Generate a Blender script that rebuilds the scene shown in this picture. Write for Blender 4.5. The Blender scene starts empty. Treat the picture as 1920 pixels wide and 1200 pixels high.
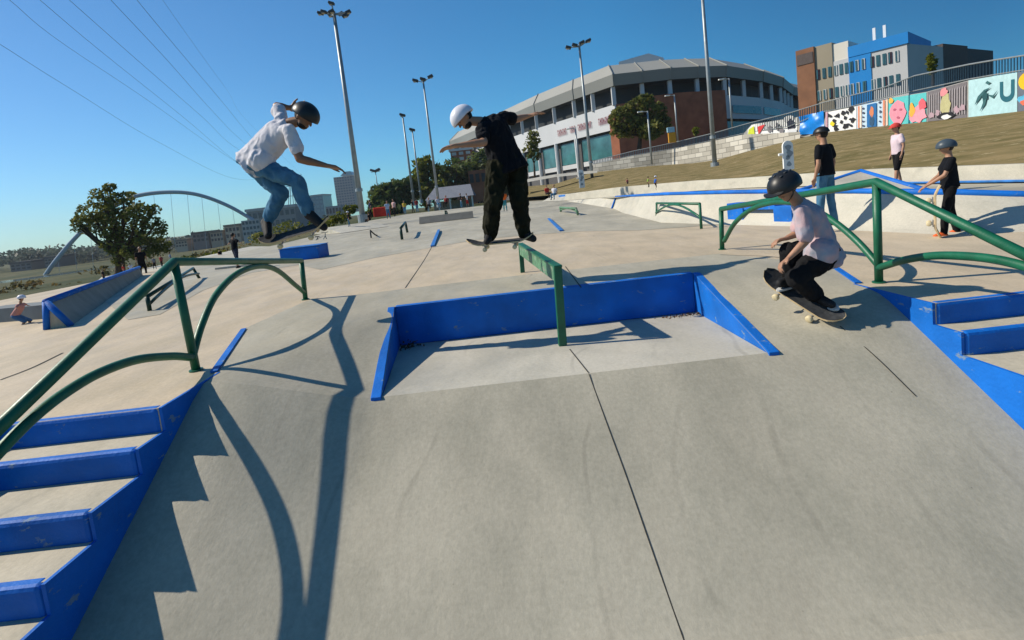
import bpy, math, random
from mathutils import Vector, Matrix, noise
V = Vector
rnd = random.Random(7)
sc = bpy.context.scene
COL = sc.collection

# ------------------------------------------------------------------ camera
F = 960.0; H = 1.05
ROLL = math.radians(6.5); PITCH = math.radians(5.5); SHY = -0.07135
ROT = (Matrix.Rotation(math.pi/2-PITCH, 3, 'X') @ Matrix.Rotation(-ROLL, 3, 'Z'))
def ray(px, py): return ROT @ V(((px-960)/F, -(py-600)/F+SHY*2, -1.0))
def P(px, py, z=0.0):            # point of the view ray on a level plane
    d = ray(px, py); t = (z-H)/d.z; return V((d.x*t, d.y*t, z))
def Y(px, py, y):                # point of the view ray at a distance
    d = ray(px, py); t = y/d.y; return V((d.x*t, y, H+d.z*t))
cam = bpy.data.cameras.new('camera'); co = bpy.data.objects.new('camera', cam); COL.objects.link(co)
cam.lens = 18; cam.sensor_width = 36; cam.shift_y = SHY; cam.clip_end = 8000; cam.clip_start = .05
co.matrix_world = Matrix.Translation((0, 0, H)) @ ROT.to_4x4()
sc.camera = co

# ------------------------------------------------------------------ light
SUN = V((1.0, -.17, -.82)).normalized()
w = bpy.data.worlds.new('World'); sc.world = w; w.use_nodes = True
nt = w.node_tree; bg = nt.nodes['Background']
sky = nt.nodes.new('ShaderNodeTexSky'); sky.sky_type = 'NISHITA'; sky.sun_disc = False
sky.sun_elevation = math.asin(-SUN.z); sky.sun_rotation = math.atan2(-SUN.x, -SUN.y)
sky.altitude = 0; sky.air_density = 1.0; sky.dust_density = .15; sky.ozone_density = 3.0
tint = nt.nodes.new('ShaderNodeMix'); tint.data_type = 'RGBA'; tint.blend_type = 'MULTIPLY'; tint.inputs[0].default_value = 1; tint.inputs[7].default_value = (.60, .92, 1.08, 1)
_tc = nt.nodes.new('ShaderNodeTexCoord'); _sx = nt.nodes.new('ShaderNodeSeparateXYZ'); nt.links.new(_tc.outputs['Generated'], _sx.inputs[0])
_mr = nt.nodes.new('ShaderNodeMapRange'); _mr.inputs['From Min'].default_value = -.8; _mr.inputs['From Max'].default_value = .8; nt.links.new(_sx.outputs[0], _mr.inputs[0])
_cr = nt.nodes.new('ShaderNodeValToRGB'); nt.links.new(_mr.outputs[0], _cr.inputs[0]); _e = _cr.color_ramp.elements; _e[0].position = 0; _e[0].color = (.47, .73, .93, 1); _e[1].position = .92; _e[1].color = (.08, .37, .56, 1); _k = _e.new(.62); _k.color = (.22, .76, 1.0, 1)
nt.links.new(_cr.outputs[0], tint.inputs[7])
nt.links.new(sky.outputs[0], tint.inputs[6]); nt.links.new(tint.outputs[2], bg.inputs[0]); bg.inputs[1].default_value = .11
sl = bpy.data.lights.new('sun', 'SUN'); sl.energy = 4.8; sl.angle = math.radians(.5); sl.color = (1, .91, .76)
so = bpy.data.objects.new('sun', sl); COL.objects.link(so); so.rotation_mode = 'QUATERNION'
so.rotation_quaternion = SUN.to_track_quat('-Z', 'Y')
sc.view_settings.view_transform = 'Standard'; sc.view_settings.look = 'None'; sc.view_settings.exposure = .2

# ------------------------------------------------------------------ materials
_m = {}
def M(name, col, rough=.8, var=.12, scale=4., bump=0., bscale=40., spec=.3, metal=0., col2=None, emit=None, chips=None):
    if name in _m: return _m[name]
    m = bpy.data.materials.new(name); m.use_nodes = True; t = m.node_tree; b = t.nodes['Principled BSDF']
    b.inputs['Roughness'].default_value = rough; b.inputs['Metallic'].default_value = metal
    b.inputs['Specular IOR Level'].default_value = spec
    tc = t.nodes.new('ShaderNodeTexCoord')
    n = t.nodes.new('ShaderNodeTexNoise'); n.inputs['Scale'].default_value = scale; n.inputs['Detail'].default_value = 6
    t.links.new(tc.outputs['Object'], n.inputs['Vector'])
    r = t.nodes.new('ShaderNodeValToRGB'); r.color_ramp.elements[0].position = .32; r.color_ramp.elements[1].position = .68
    c2 = col2 or tuple(min(1, c*(1+var)) for c in col)
    r.color_ramp.elements[0].color = (*(c*(1-var) for c in col), 1) if col2 is None else (*col, 1)
    r.color_ramp.elements[1].color = (*c2, 1)
    t.links.new(n.outputs[0], r.inputs[0]); out = r.outputs[0]
    if chips:
        cc_, amt, cs = chips
        n3 = t.nodes.new('ShaderNodeTexNoise'); n3.inputs['Scale'].default_value = cs; n3.inputs['Detail'].default_value = 9; n3.inputs['Roughness'].default_value = .72
        mp = t.nodes.new('ShaderNodeMapping'); mp.inputs['Scale'].default_value = (1, 1, 2.2); t.links.new(tc.outputs['Object'], mp.inputs[0]); t.links.new(mp.outputs[0], n3.inputs['Vector'])
        r3 = t.nodes.new('ShaderNodeValToRGB'); r3.color_ramp.elements[0].position = amt; r3.color_ramp.elements[1].position = amt+.035; t.links.new(n3.outputs[0], r3.inputs[0])
        mx = t.nodes.new('ShaderNodeMix'); mx.data_type = 'RGBA'; t.links.new(r3.outputs[0], mx.inputs[0]); t.links.new(out, mx.inputs[6]); mx.inputs[7].default_value = (*cc_, 1); out = mx.outputs[2]
        r4 = t.nodes.new('ShaderNodeValToRGB'); r4.color_ramp.elements[0].color = (rough-.12,)*3+(1,); r4.color_ramp.elements[1].color = (min(1, rough+.25),)*3+(1,); t.links.new(n3.outputs[0], r4.inputs[0]); t.links.new(r4.outputs[0], b.inputs['Roughness'])
    t.links.new(out, b.inputs['Base Color'])
    if bump:
        n2 = t.nodes.new('ShaderNodeTexNoise'); n2.inputs['Scale'].default_value = bscale; n2.inputs['Detail'].default_value = 5
        t.links.new(tc.outputs['Object'], n2.inputs['Vector'])
        bp = t.nodes.new('ShaderNodeBump'); bp.inputs['Strength'].default_value = bump; bp.inputs['Distance'].default_value = .02
        t.links.new(n2.outputs[0], bp.inputs['Height']); t.links.new(bp.outputs[0], b.inputs['Normal'])
    _m[name] = m; return m
def concrete(name, ca, cb, dirt, streak=(1, .45, 1), spots=.4, ang=.3):
    m = bpy.data.materials.new(name); m.use_nodes = True; t = m.node_tree; b = t.nodes['Principled BSDF']
    b.inputs['Roughness'].default_value = .62; b.inputs['Specular IOR Level'].default_value = .35
    N = t.nodes.new; L = t.links.new
    tc = N('ShaderNodeTexCoord')
    def nz(s, vec, d=6, rg=.6):
        n = N('ShaderNodeTexNoise'); n.inputs['Scale'].default_value = s; n.inputs['Detail'].default_value = d
        n.inputs['Roughness'].default_value = rg; L(vec, n.inputs['Vector']); return n.outputs[0]
    def ramp(i, p0, p1, c0=(0, 0, 0, 1), c1=(1, 1, 1, 1)):
        r = N('ShaderNodeValToRGB'); r.color_ramp.elements[0].position = p0; r.color_ramp.elements[1].position = p1
        r.color_ramp.elements[0].color = c0; r.color_ramp.elements[1].color = c1; L(i, r.inputs[0]); return r.outputs[0]
    def mix(f, a, c, mode='MIX', fac=None):
        x = N('ShaderNodeMix'); x.data_type = 'RGBA'; x.blend_type = mode
        if fac is not None: x.inputs[0].default_value = fac
        else: L(f, x.inputs[0])
        for k, s in ((6, a), (7, c)):
            if isinstance(s, tuple): x.inputs[k].default_value = (*s, 1)
            else: L(s, x.inputs[k])
        return x.outputs[2]
    mp = N('ShaderNodeMapping'); mp.inputs['Scale'].default_value = streak; mp.inputs['Rotation'].default_value = (0, 0, ang); L(tc.outputs['Object'], mp.inputs[0])
    mp = N('ShaderNodeMapping'); mp.inputs['Scale'].default_value = streak; mp.inputs['Rotation'].default_value = (0, 0, ang); L(tc.outputs['Object'], mp.inputs[0])
    big = ramp(nz(.55, mp.outputs[0], 6, .6), .38, .62)
    base = mix(big, ca, cb)
    med = ramp(nz(2.6, mp.outputs[0], 7, .65), .34, .72, (.82, .83, .82, 1), (1.10, 1.09, 1.08, 1))
    base = mix(None, base, med, 'MULTIPLY', 1.)
    fine = ramp(nz(38, tc.outputs['Object'], 4, .7), .3, .7, (.88, .88, .87, 1), (1.08, 1.08, 1.08, 1))
    base = mix(None, base, fine, 'MULTIPLY', 1.)
    st = ramp(nz(1.3, mp.outputs[0], 9, .72), .56, .74)
    mt = N('ShaderNodeMath'); mt.operation = 'MULTIPLY'; mt.inputs[1].default_value = spots; L(st, mt.inputs[0])
    base = mix(mt.outputs[0], base, dirt)
    # small dark specks and hairline scuffs
    vo = N('ShaderNodeTexVoronoi'); vo.inputs['Scale'].default_value = 5.5; L(tc.outputs['Object'], vo.inputs['Vector'])
    sp = ramp(vo.outputs['Distance'], .012, .03, (1, 1, 1, 1), (0, 0, 0, 1))
    m2 = N('ShaderNodeMath'); m2.operation = 'MULTIPLY'; m2.inputs[1].default_value = .5; L(sp, m2.inputs[0])
    base = mix(m2.outputs[0], base, tuple(c*.4 for c in dirt))
    wv = N('ShaderNodeTexWave'); wv.inputs['Scale'].default_value = .55; wv.inputs['Distortion'].default_value = 9; wv.inputs['Detail'].default_value = 2.5; wv.inputs['Detail Scale'].default_value = .6; L(tc.outputs['Object'], wv.inputs['Vector'])
    wr = ramp(wv.outputs['Fac'], .985, .9995); m3 = N('ShaderNodeMath'); m3.operation = 'MULTIPLY'; L(wr, m3.inputs[0]); L(st2 := ramp(nz(1.1, tc.outputs['Object'], 4), .5, .7), m3.inputs[1])
    m4 = N('ShaderNodeMath'); m4.operation = 'MULTIPLY'; m4.inputs[1].default_value = .35; L(m3.outputs[0], m4.inputs[0])
    base = mix(m4.outputs[0], base, tuple(c*.5 for c in dirt))
    L(base, b.inputs['Base Color'])
    bp = N('ShaderNodeBump'); bp.inputs['Strength'].default_value = .25; bp.inputs['Distance'].default_value = .01
    L(nz(22, mp.outputs[0], 8, .7), bp.inputs['Height']); L(bp.outputs[0], b.inputs['Normal'])
    rr = ramp(nz(3, mp.outputs[0], 6), .3, .7, (.5, .5, .5, 1), (.78, .78, .78, 1)); L(rr, b.inputs['Roughness'])
    _m[name] = m; return m
TAN = concrete('tan_concrete', (.52, .425, .30), (.56, .465, .335), (.38, .32, .23), spots=.25)
GREY = concrete('grey_concrete', (.365, .335, .262), (.47, .432, .34), (.21, .19, .145), spots=.5)
PALE = concrete('pale_concrete', (.46, .43, .36), (.53, .50, .42), (.33, .31, .26), spots=.4)
TREAD = concrete('tread_concrete', (.46, .42, .32), (.53, .48, .38), (.3, .28, .22), spots=.4)
BLUE = M('blue_paint', (.002, .125, .50), .58, .22, 2.5, .2, 45, .3, chips=((.16, .24, .34), .61, 5.5))
BLUE2 = M('worn_blue_paint', (.03, .16, .46), .6, .25, 5, .1, 60)
GREEN = M('green_paint', (.003, .105, .050), .40, .2, 8, .06, 80, .5, chips=((.05, .10, .07), .64, 9))
GREENW = M('worn_green_paint', (.09, .21, .12), .55, .35, 9, .08, 80, chips=((.22, .26, .2), .56, 6))
DGREEN = M('dark_green_paint', (.004, .035, .022), .38, .2, 8)
SEAM = M('dark_joint', (.045, .042, .035), .9)  # dark tone of the seams in the concrete
STEEL = M('galvanised_steel', (.30, .33, .34), .45, .12, 3, metal=.35)
DARK = M('dark_metal', (.03, .033, .036), .5)
GLASS = M('window_glass', (.03, .09, .10), .12, .3, .3, spec=.8)
WHITE = M('white_paint', (.74, .74, .72), .6, .05)

# ------------------------------------------------------------------ mesh helpers
ORG = {}
class MB:
    def __init__(s): s.v = []; s.f = []; s.mi = []; s.k = 0
    def add(s, vs, fs):
        o = len(s.v); s.v += [V(p) for p in vs]; s.f += [tuple(i+o for i in f) for f in fs]; s.mi += [s.k]*len(fs); return s
    def box(s, c, size, rz=0, ax=None):
        c = V(c); hx, hy, hz = (q/2 for q in size)
        if ax is None: ax = (V((math.cos(rz), math.sin(rz), 0)), V((-math.sin(rz), math.cos(rz), 0)), V((0, 0, 1)))
        vs = [c+ax[0]*(x*hx)+ax[1]*(y*hy)+ax[2]*(z*hz) for z in (-1, 1) for y in (-1, 1) for x in (-1, 1)]
        return s.add(vs, [(0, 2, 3, 1), (4, 5, 7, 6), (0, 1, 5, 4), (2, 6, 7, 3), (0, 4, 6, 2), (1, 3, 7, 5)])
    def prism(s, poly, ext):
        poly = [V(p) for p in poly]; ext = V(ext); n = len(poly)
        nrm = V((0, 0, 0))
        for i in range(n): nrm += poly[i].cross(poly[(i+1) % n])
        if nrm.dot(ext) > 0: poly = poly[::-1]
        vs = poly+[p+ext for p in poly]
        return s.add(vs, [tuple(range(n)), tuple(range(2*n-1, n-1, -1))]+[(i, i+n, (i+1) % n+n, (i+1) % n) for i in range(n)])
    def tube(s, pts, r, n=12, cap=True):
        pts = [V(p) for p in pts]; m = len(pts)
        rs = r if isinstance(r, (list, tuple)) else [r]*m
        t0 = (pts[1]-pts[0]).normalized(); u = t0.orthogonal().normalized(); vs = []
        for i, p in enumerate(pts):
            t = (pts[min(i+1, m-1)]-pts[max(i-1, 0)]).normalized()
            u = (u-t*u.dot(t)).normalized(); b = t.cross(u)
            vs += [p+(u*math.cos(a)+b*math.sin(a))*rs[i] for a in (2*math.pi*k/n for k in range(n))]
        fs = [(i*n+k, i*n+(k+1) % n, (i+1)*n+(k+1) % n, (i+1)*n+k) for i in range(m-1) for k in range(n)]
        if cap: fs += [tuple(range(n-1, -1, -1)), tuple((m-1)*n+k for k in range(n))]
        return s.add(vs, fs)
    def sph(s, c, r, ax=None, n=14, m=9, keep=None):
        c = V(c); r = (r, r, r) if not isinstance(r, (tuple, list)) else r
        ax = ax or (V((1, 0, 0)), V((0, 1, 0)), V((0, 0, 1)))
        vs = [c+ax[2]*r[2]]
        for j in range(1, m):
            th = math.pi*j/m
            for k in range(n):
                a = 2*math.pi*k/n
                vs.append(c+ax[0]*(r[0]*math.sin(th)*math.cos(a))+ax[1]*(r[1]*math.sin(th)*math.sin(a))+ax[2]*(r[2]*math.cos(th)))
        vs.append(c-ax[2]*r[2]); e = len(vs)-1
        fs = [(0, 1+k, 1+(k+1) % n) for k in range(n)]
        fs += [(1+j*n+k, 1+(j+1)*n+k, 1+(j+1)*n+(k+1) % n, 1+j*n+(k+1) % n) for j in range(m-2) for k in range(n)]
        fs += [(e, 1+(m-2)*n+(k+1) % n, 1+(m-2)*n+k) for k in range(n)]
        return s.add(vs, fs)
    def caps(s, a, b, ra, rb, n=12):
        a = V(a); b = V(b); d = b-a
        if d.length < 1e-5: return s.sph(a, ra, n=n)
        d.normalize(); pts = []; rs = []
        for k in range(5):
            th = math.pi/2*(k/4.); pts.append(a-d*ra*math.cos(th)); rs.append(max(ra*math.sin(th), ra*.05))
        for k in range(5):
            th = math.pi/2*(k/4.); pts.append(b+d*rb*math.sin(th)); rs.append(max(rb*math.cos(th), rb*.05))
        return s.tube(pts, rs, n)
    def loft(s, rings, n=20):   # rings: (centre, width axis, depth axis, rw, rd)
        vs = []
        for c, wa, da, rw, rd in rings:
            vs += [V(c)+wa*(rw*math.cos(a))+da*(rd*math.sin(a)) for a in (2*math.pi*k/n for k in range(n))]
        m = len(rings)
        fs = [(i*n+k, i*n+(k+1) % n, (i+1)*n+(k+1) % n, (i+1)*n+k) for i in range(m-1) for k in range(n)]
        fs += [tuple(range(n-1, -1, -1)), tuple((m-1)*n+k for k in range(n))]
        return s.add(vs, fs)
    def build(s, name, mat, parent=None, smooth=False, bevel=0., origin=None, voxel=0., fold=0., sm=3):
        if parent is not None: o = ORG[parent]
        elif origin is not None: o = V(origin)
        else:
            xs = [p.x for p in s.v]; ys = [p.y for p in s.v]; o = V(((min(xs)+max(xs))/2, (min(ys)+max(ys))/2, min(p.z for p in s.v)))
        me = bpy.data.meshes.new(name); me.from_pydata([p-o for p in s.v], [], s.f)
        ob = bpy.data.objects.new(name, me); COL.objects.link(ob)
        for m_ in (mat if isinstance(mat, (list, tuple)) else [mat]): me.materials.append(m_)
        if isinstance(mat, (list, tuple)): me.polygons.foreach_set('material_index', s.mi)
        me.update()
        if parent is not None: ob.parent = parent
        else: ob.location = o
        ORG[ob] = o
        if voxel:
            md = ob.modifiers.new('r', 'REMESH'); md.mode = 'VOXEL'; md.voxel_size = voxel
            md = ob.modifiers.new('s', 'SMOOTH'); md.iterations = sm; md.factor = .5
            dg = bpy.context.evaluated_depsgraph_get(); dg.update()
            nm = bpy.data.meshes.new_from_object(ob.evaluated_get(dg)); ob.modifiers.clear()
            ob.data = nm; bpy.data.meshes.remove(me); me = nm; me.name = name
            if not me.materials: me.materials.append(mat)
            if fold:
                nn = [v.normal.copy() for v in me.vertices]
                for v, q in zip(me.vertices, nn):
                    p = v.co+o*.37
                    a = noise.noise(V((p.x*9, p.y*9, p.z*5)))+.5*noise.noise(V((p.x*22, p.y*22, p.z*12)))
                    a = 1-abs(a)*2.8
                    v.co += q*(a*fold)
        if smooth or voxel: me.shade_smooth()
        if bevel:
            md = ob.modifiers.new('bevel', 'BEVEL'); md.width = bevel; md.segments = 2; md.limit_method = 'ANGLE'
        return ob
def tag(o, label=None, cat=None, group=None, kind=None):
    for k, x in (('label', label), ('category', cat), ('group', group), ('kind', kind)):
        if x: o[k] = x
    return o
def thing(name, loc, label, cat, group=None):
    o = bpy.data.objects.new(name, None); COL.objects.link(o); o.location = loc; o.empty_display_size = .2
    ORG[o] = V(loc); return tag(o, label, cat, group)
def struct(o): o['kind'] = 'structure'; return o
def bez(a, b, c, n=16): return [V(a)*(1-t)**2+V(b)*2*t*(1-t)+V(c)*t*t for t in (i/n for i in range(n+1))]
def crom(pts, k=8):
    pts = [V(p) for p in pts]; out = []; q = [pts[0]*2-pts[1]]+pts+[pts[-1]*2-pts[-2]]
    for i in range(1, len(q)-2):
        for j in range(k):
            t = j/k
            out.append(.5*((2*q[i])+(q[i+1]-q[i-1])*t+(2*q[i-1]-5*q[i]+4*q[i+1]-q[i+2])*t*t+(3*q[i]-q[i-1]-3*q[i+1]+q[i+2])*t**3))
    return out+[pts[-1]]
def ss(a, b, x): t = max(0, min(1, (x-a)/(b-a))); return t*t*(3-2*t)
def lerp(a, b, t): return a+(b-a)*t
def interp(tab, x):
    if x <= tab[0][0]: return tab[0][1]
    for (a, p), (b, q) in zip(tab, tab[1:]):
        if x <= b: return lerp(p, q, (x-a)/(b-a))
    return tab[-1][1]

# ================================================================== RAMP + DECK
KY = 5.57; FL = -.44; LOW = -1.22; TIP = 3.54; TZ = -.12*(KY-TIP)
def floor_z(y): return lerp(TZ-.0079, FL, (y-TIP)/(KY-TIP))
def on_floor(px, py):
    z = -.35
    for _ in range(30): z = lerp(z, floor_z(P(px, py, z).y), .5)
    return P(px, py, z)
def soft(u, k=.06): return k*math.log(1+math.exp(min(50, u/k)))
def ramp_z(x, y):
    zc = -.12*max(0, KY-y)-.38*soft(TIP-y, .03) if y < KY else 0
    zl = -.62*soft(3.52-y, .03); zr = -.55*soft(3.95-y)
    if x < 0:
        xa = interp([(3.2, -2.05), (3.7, -2.3), (3.9, -2.2), (4.7, -1.75)], y); xb = interp([(3.2, -1.1), (3.75, -1.12), (4.7, -1.22)], y)
        t_ = max(0, min(1, (x-xa)/(xb-xa))); t_ = lerp(t_, ss(0, 1, t_), .45); z = lerp(zl, zc, t_)
    else: z = lerp(zc, zr, ss(1.75, 2.85, x))
    return max(z, LOW)
XL = [(0, -2.3), (3.75, -2.3), (5.3, -2.9), (6.72, -2.79), (7, -2.79)]
XR = [(0, 2.85), (4.22, 2.85), (5.2, 3.24), (6.72, 2.72), (7, 2.72)]
WL = [(TIP, -1.04), (KY, -1.36)]; WR = [(TIP, 1.72), (KY, 1.95)]
YE = lambda x: 6.72+.1*math.sin((x+2.8)/5.6*math.pi)
rows = [1.0+i*.1 for i in range(25)]+[TIP]+[TIP+(KY-TIP)*i/20 for i in range(1, 21)]+[5.8, 6.1, 6.4, 6.72]
mb = MB(); nl, nm_, nr = 26, 22, 14; W_ = nl+nm_+nr
for y in rows:
    a, b, c, d = interp(XL, y), interp(WL, y), interp(WR, y), interp(XR, y)
    xs = [lerp(a, b, i/nl) for i in range(nl)]+[lerp(b, c, i/nm_) for i in range(nm_)]+[lerp(c, d, i/nr) for i in range(nr+1)]
    for x in xs:
        yy = YE(x) if y == 6.72 else y
        mb.v.append(V((x, yy, ramp_z(x, y))))
for j in range(len(rows)-1):
    for i in range(W_):
        ym = (rows[j]+rows[j+1])/2
        if nl <= i < nl+nm_ and TIP < ym < KY: continue
        a = j*(W_+1)+i; mb.f.append((a, a+1, a+W_+2, a+W_+1)); mb.mi.append(0)
ramp = struct(mb.build('concrete_ramp', GREY, smooth=True)); ramp.modifiers.new('e', 'EDGE_SPLIT').split_angle = math.radians(12)
ramp['label'] = 'grey concrete launch ramp sloping down towards the viewer'
# recess floor
mb = MB(); mb.add([(-1.04, TIP, TZ-.0079), (1.72, TIP, TZ-.0079), (1.95, KY, FL), (-1.36, KY, FL)], [(0, 1, 2, 3)])
struct(mb.build('recess_floor', PALE))
# recess kerb : back wall + two wings
g = thing('blue_box_gap', (.3, KY, FL), 'blue painted three sided wall sunk into the middle of the concrete ramp', 'ledge')
mb = MB(); mb.box((.295, KY+.045, -.218), (3.31, .09, .44)); mb.build('back_wall', BLUE, g, bevel=.006)
for sx, wt in ((-1, .055), (1, .055)):
    xb, xt = (-1.36, -1.04) if sx < 0 else (1.95, 1.72)
    o0 = sx*wt*1.0
    pts = [(xb, KY, FL-.03), (xb, KY, .006), (xt, TIP-.03, TZ+.004), (xt, TIP-.03, TZ-.04)]
    mb = MB(); mb.prism(pts, (-.075 if sx < 0 else .075, 0, 0)); mb.build('side_wing', BLUE, g, bevel=.005)

# deck: tan slab, outline with notches for ramp and stairs
SLX, SLX2, SRX, SRX2 = -2.3, -3.42, 2.85, 5.6
outl = [(SLX2, 3.10), (SLX, 3.10), (SLX, 3.75), (-2.9, 5.3), (-2.79, 6.72)]
outl += [(x, YE(x)) for x in [-2.79+5.51*i/12 for i in range(1, 12)]]+[(2.72, 6.72), (3.24, 5.2), (2.85, 4.22), (SRX, 3.44), (SRX2, 3.44)]
outl += [(SRX2, 1.0), (30, 1.0), (30, 19), (-11, 19), (-11.9, 16.2), (-13, 1.0), (SLX2, 1.0)]
from mathutils.geometry import tessellate_polygon
def slab(name, outl, z, mat, th=1.5, side=None):
    mb = MB(); n = len(outl); tr = tessellate_polygon([[V((*p, 0)) for p in outl]])
    a = sum(outl[i][0]*outl[(i+1) % n][1]-outl[(i+1) % n][0]*outl[i][1] for i in range(n))
    top = [(*p, z) for p in outl]; fs = []
    for t in tr:
        q = [V((*outl[i], 0)) for i in t]
        fs.append(t if (q[1]-q[0]).cross(q[2]-q[0]).z > 0 else t[::-1])
    mb.add(top, fs)
    if th:
        mb.k = 1 if side else 0
        mb.add(top+[(*p, z-th) for p in outl], [(i, (i+1) % n, (i+1) % n+n, i+n) if a < 0 else ((i+1) % n, i, i+n, (i+1) % n+n) for i in range(n)])
    return mb.build(name, [mat, side] if side else mat)
def sheet(name, pts, z, mat): return slab(name, pts, z, mat, 0)
struct(slab('plaza_deck', outl, 0, TAN, 1.6))
# blue edging where ramp meets deck
mb = MB()
def strip(mb, pts, wd, z, th=.012):
    for a, b in zip(pts, pts[1:]):
        a = V((*a, 0)); b = V((*b, 0)); d = (b-a).normalized(); q = V((d.y, -d.x, 0))
        mb.prism([(*(a-q*wd/2).xy, z), (*(b-q*wd/2).xy, z), (*(b+q*wd/2).xy, z), (*(a+q*wd/2).xy, z)], (0, 0, th))
struct(None) if False else None
strip(mb, [(-2.33, 3.76), (-2.88, 5.27)], .05, .002); tag(mb.build('edge_strip', BLUE), 'short blue steel edging where the deck meets the left of the ramp', 'edging')
mb = MB(); strip(mb, [(3.22, 5.17), (2.87, 4.24)], .05, .002); tag(mb.build('edge_strip', BLUE), 'short blue steel edging beside the right arched rail behind the kid', 'edging')

# stairs
def stairs(nameL, xs, ys, label, face_x, n):
    t = thing('stairs', ((xs[0]+xs[1])/2, ys[0], 0), label, 'stairs')
    x0, x1 = xs
    for i in range(n):
        z = -.15*(i+1); y1 = ys[i]; y0 = ys[i+1]
        mb = MB(); mb.add([(x0, y0+.02, z), (x1, y0+.02, z), (x1, y1+.04, z), (x0, y1+.04, z)], [(0, 1, 2, 3)]); 
        if i == n-1: pass
        mb.build('tread', TREAD, t)
    for i in range(n):
        z1 = -.15*i; z0 = z1-.15-.02; y = ys[i]
        mb = MB(); mb.box(((x0+x1)/2, y+.028, (z1+z0)/2+.003), (x1-x0-.004, .075, z1-z0)); mb.build('riser', BLUE, t, bevel=.022)
    # painted side face with the stepped profile
    prof = []
    for i in range(n): prof += [(ys[i], -.15*i), (ys[i], -.15*(i+1))]
    top0 = 3.76 if face_x < 0 else 4.25
    poly = [(top0, .001)]+[(y+.0, z+.002) for y, z in prof]+[(ys[n], -.15*n), (ys[n], -1.6), (top0, -1.6)]
    s = .02 if face_x < 0 else -.02
    mb = MB(); mb.prism([(face_x, y, z) for y, z in poly], (s, 0, 0)); mb.build('side_face', BLUE, t)
    return t
yl = [3.10, 2.86, 2.49, 2.19, 1.89, 1.59, 1.29, .9]
stl = stairs('l', (SLX2, SLX), yl, 'flight of steps with blue risers below the left arched rail', SLX, 7)
mb = MB(); mb.prism([(SLX2, 3.1, 0), (SLX2, .9, 0), (SLX2, .9, -1.5), (SLX2, 3.1, -1.5)], (.02, 0, 0)); mb.build('side_wall', BLUE, stl)
yr = [3.44, 3.22, 2.80, 2.5, 2.2, 1.9, 1.6, 1.0]
str_ = stairs('r', (SRX, SRX2), yr, 'flight of steps with blue risers below the right arched rail', SRX, 7)
mb = MB(); mb.add([(-13, -6, LOW), (30, -6, LOW), (30, 1.3, LOW), (-13, 1.3, LOW)], [(0, 1, 2, 3)]); struct(mb.build('lower_floor', GREY))

# ------------------------------------------------------------------ joints in the concrete
def on_ramp(px, py):
    z = -.5
    for _ in range(60):
        p = P(px, py, z); zt = ramp_z(p.x, p.y)
        z = lerp(z, zt, .4)
    return P(px, py, z)
def seam(pts, wd=.008):
    mb = MB()
    pts = crom(pts, 6)
    for p in pts: p.z += .004
    vs = []
    for i, p in enumerate(pts):
        t = (pts[min(i+1, len(pts)-1)]-pts[max(i-1, 0)]).normalized(); q = t.cross(V((0, 0, 1))).normalized()*wd/2
        vs += [p-q, p+q]
    mb.add(vs, [(2*i, 2*i+1, 2*i+3, 2*i+2) for i in range(len(pts)-1)])
    o = struct(mb.build('pavement_joint', SEAM)); return o
xt_ = on_ramp(1108, 716).x
s1 = [V((xt_, TIP-.01, TZ-.009))]+[on_ramp(*q) for q in ((1140, 800), (1175, 895), (1222, 1030), (1282, 1200), (1310, 1280))]
seam(s1, .0065)
a, b = on_floor(1068, 655), V((xt_, TIP+.004, TZ-.0078)); seam([a, lerp(a, b, .5), b], .009)
seam([on_ramp(*q) for q in ((1575, 612), (1640, 668), (1718, 744))], .008)
for q in (((760, 540), (800, 480), (822, 440)), ((1090, 540), (1060, 500)), ((0, 713), (60, 690), (118, 662)), ((1350, 478), (1450, 482), (1560, 497))):
    seam([P(*x) for x in q], .012 if q[0][0] != 0 else .02)

# ================================================================== RAILS
def arched_rail(A, At, B, Bt, C, label, arch1, arch2, mat=GREEN, r=.034, cmid=None):
    t = thing('arched_rail', A, label, 'grind rail', 'green arched grind rails on the deck')
    mb = MB(); mb.tube([C, V(At)+V((0, 0, 0)), Bt], r, 16); mb.build('top_rail', mat, t, True)
    for p, q in ((A, At), (B, Bt)):
        mb = MB(); mb.tube([p, q], r*.93, 16); mb.build('post', mat, t, True)
    for arc in (arch1, arch2):
        mb = MB(); mb.tube(crom(arc, 8), r*.86, 14); mb.build('arch_brace', mat, t, True)
    for p in (A, B):
        mb = MB(); mb.tube([V(p)+V((0, 0, .001)), V(p)+V((0, 0, .012))], r*1.45, 18); mb.build('base_plate', mat, t)
    return t
A = P(368, 695); B = P(573, 562); At = Y(326, 491, A.y); Bt = Y(565, 489, B.y)
def onl(px, py, y): return Y(px, py, y)
def between(P0, P1, tab):   # points in the vertical plane of two posts: t along, z up
    return [lerp(V((P0.x, P0.y, 0)), V((P1.x, P1.y, 0)), t)+V((0, 0, z)) for t, z in tab]
def vplane(px, py, P0, P1):   # ray hits vertical plane through P0,P1
    d = ray(px, py); n = V((P1.y-P0.y, -(P1.x-P0.x), 0)); t = n.dot(V((P0.x, P0.y, H))-V((0, 0, H)))/n.dot(d)
    return V((0, 0, H))+d*t
a2 = [vplane(*q, A, B) for q in ((360, 672), (378, 610), (405, 553), (445, 513), (487, 499), (520, 507), (552, 533), (570, 548))]
C = vplane(-70, 862, A, V((-2.56, 1, 0)))
C = vplane(-60, 856, At, V((-2.74, 2.5, 0))); C = Y(0, 800, 2.40); C = At+(C-At)*2.2
Cf = V((C.x, C.y, 0))
a1 = [vplane(*q, A, Cf) for q in ((358, 670), (320, 668), (255, 675), (185, 700), (120, 738), (60, 785), (0, 845), (-60, 912))]
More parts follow.
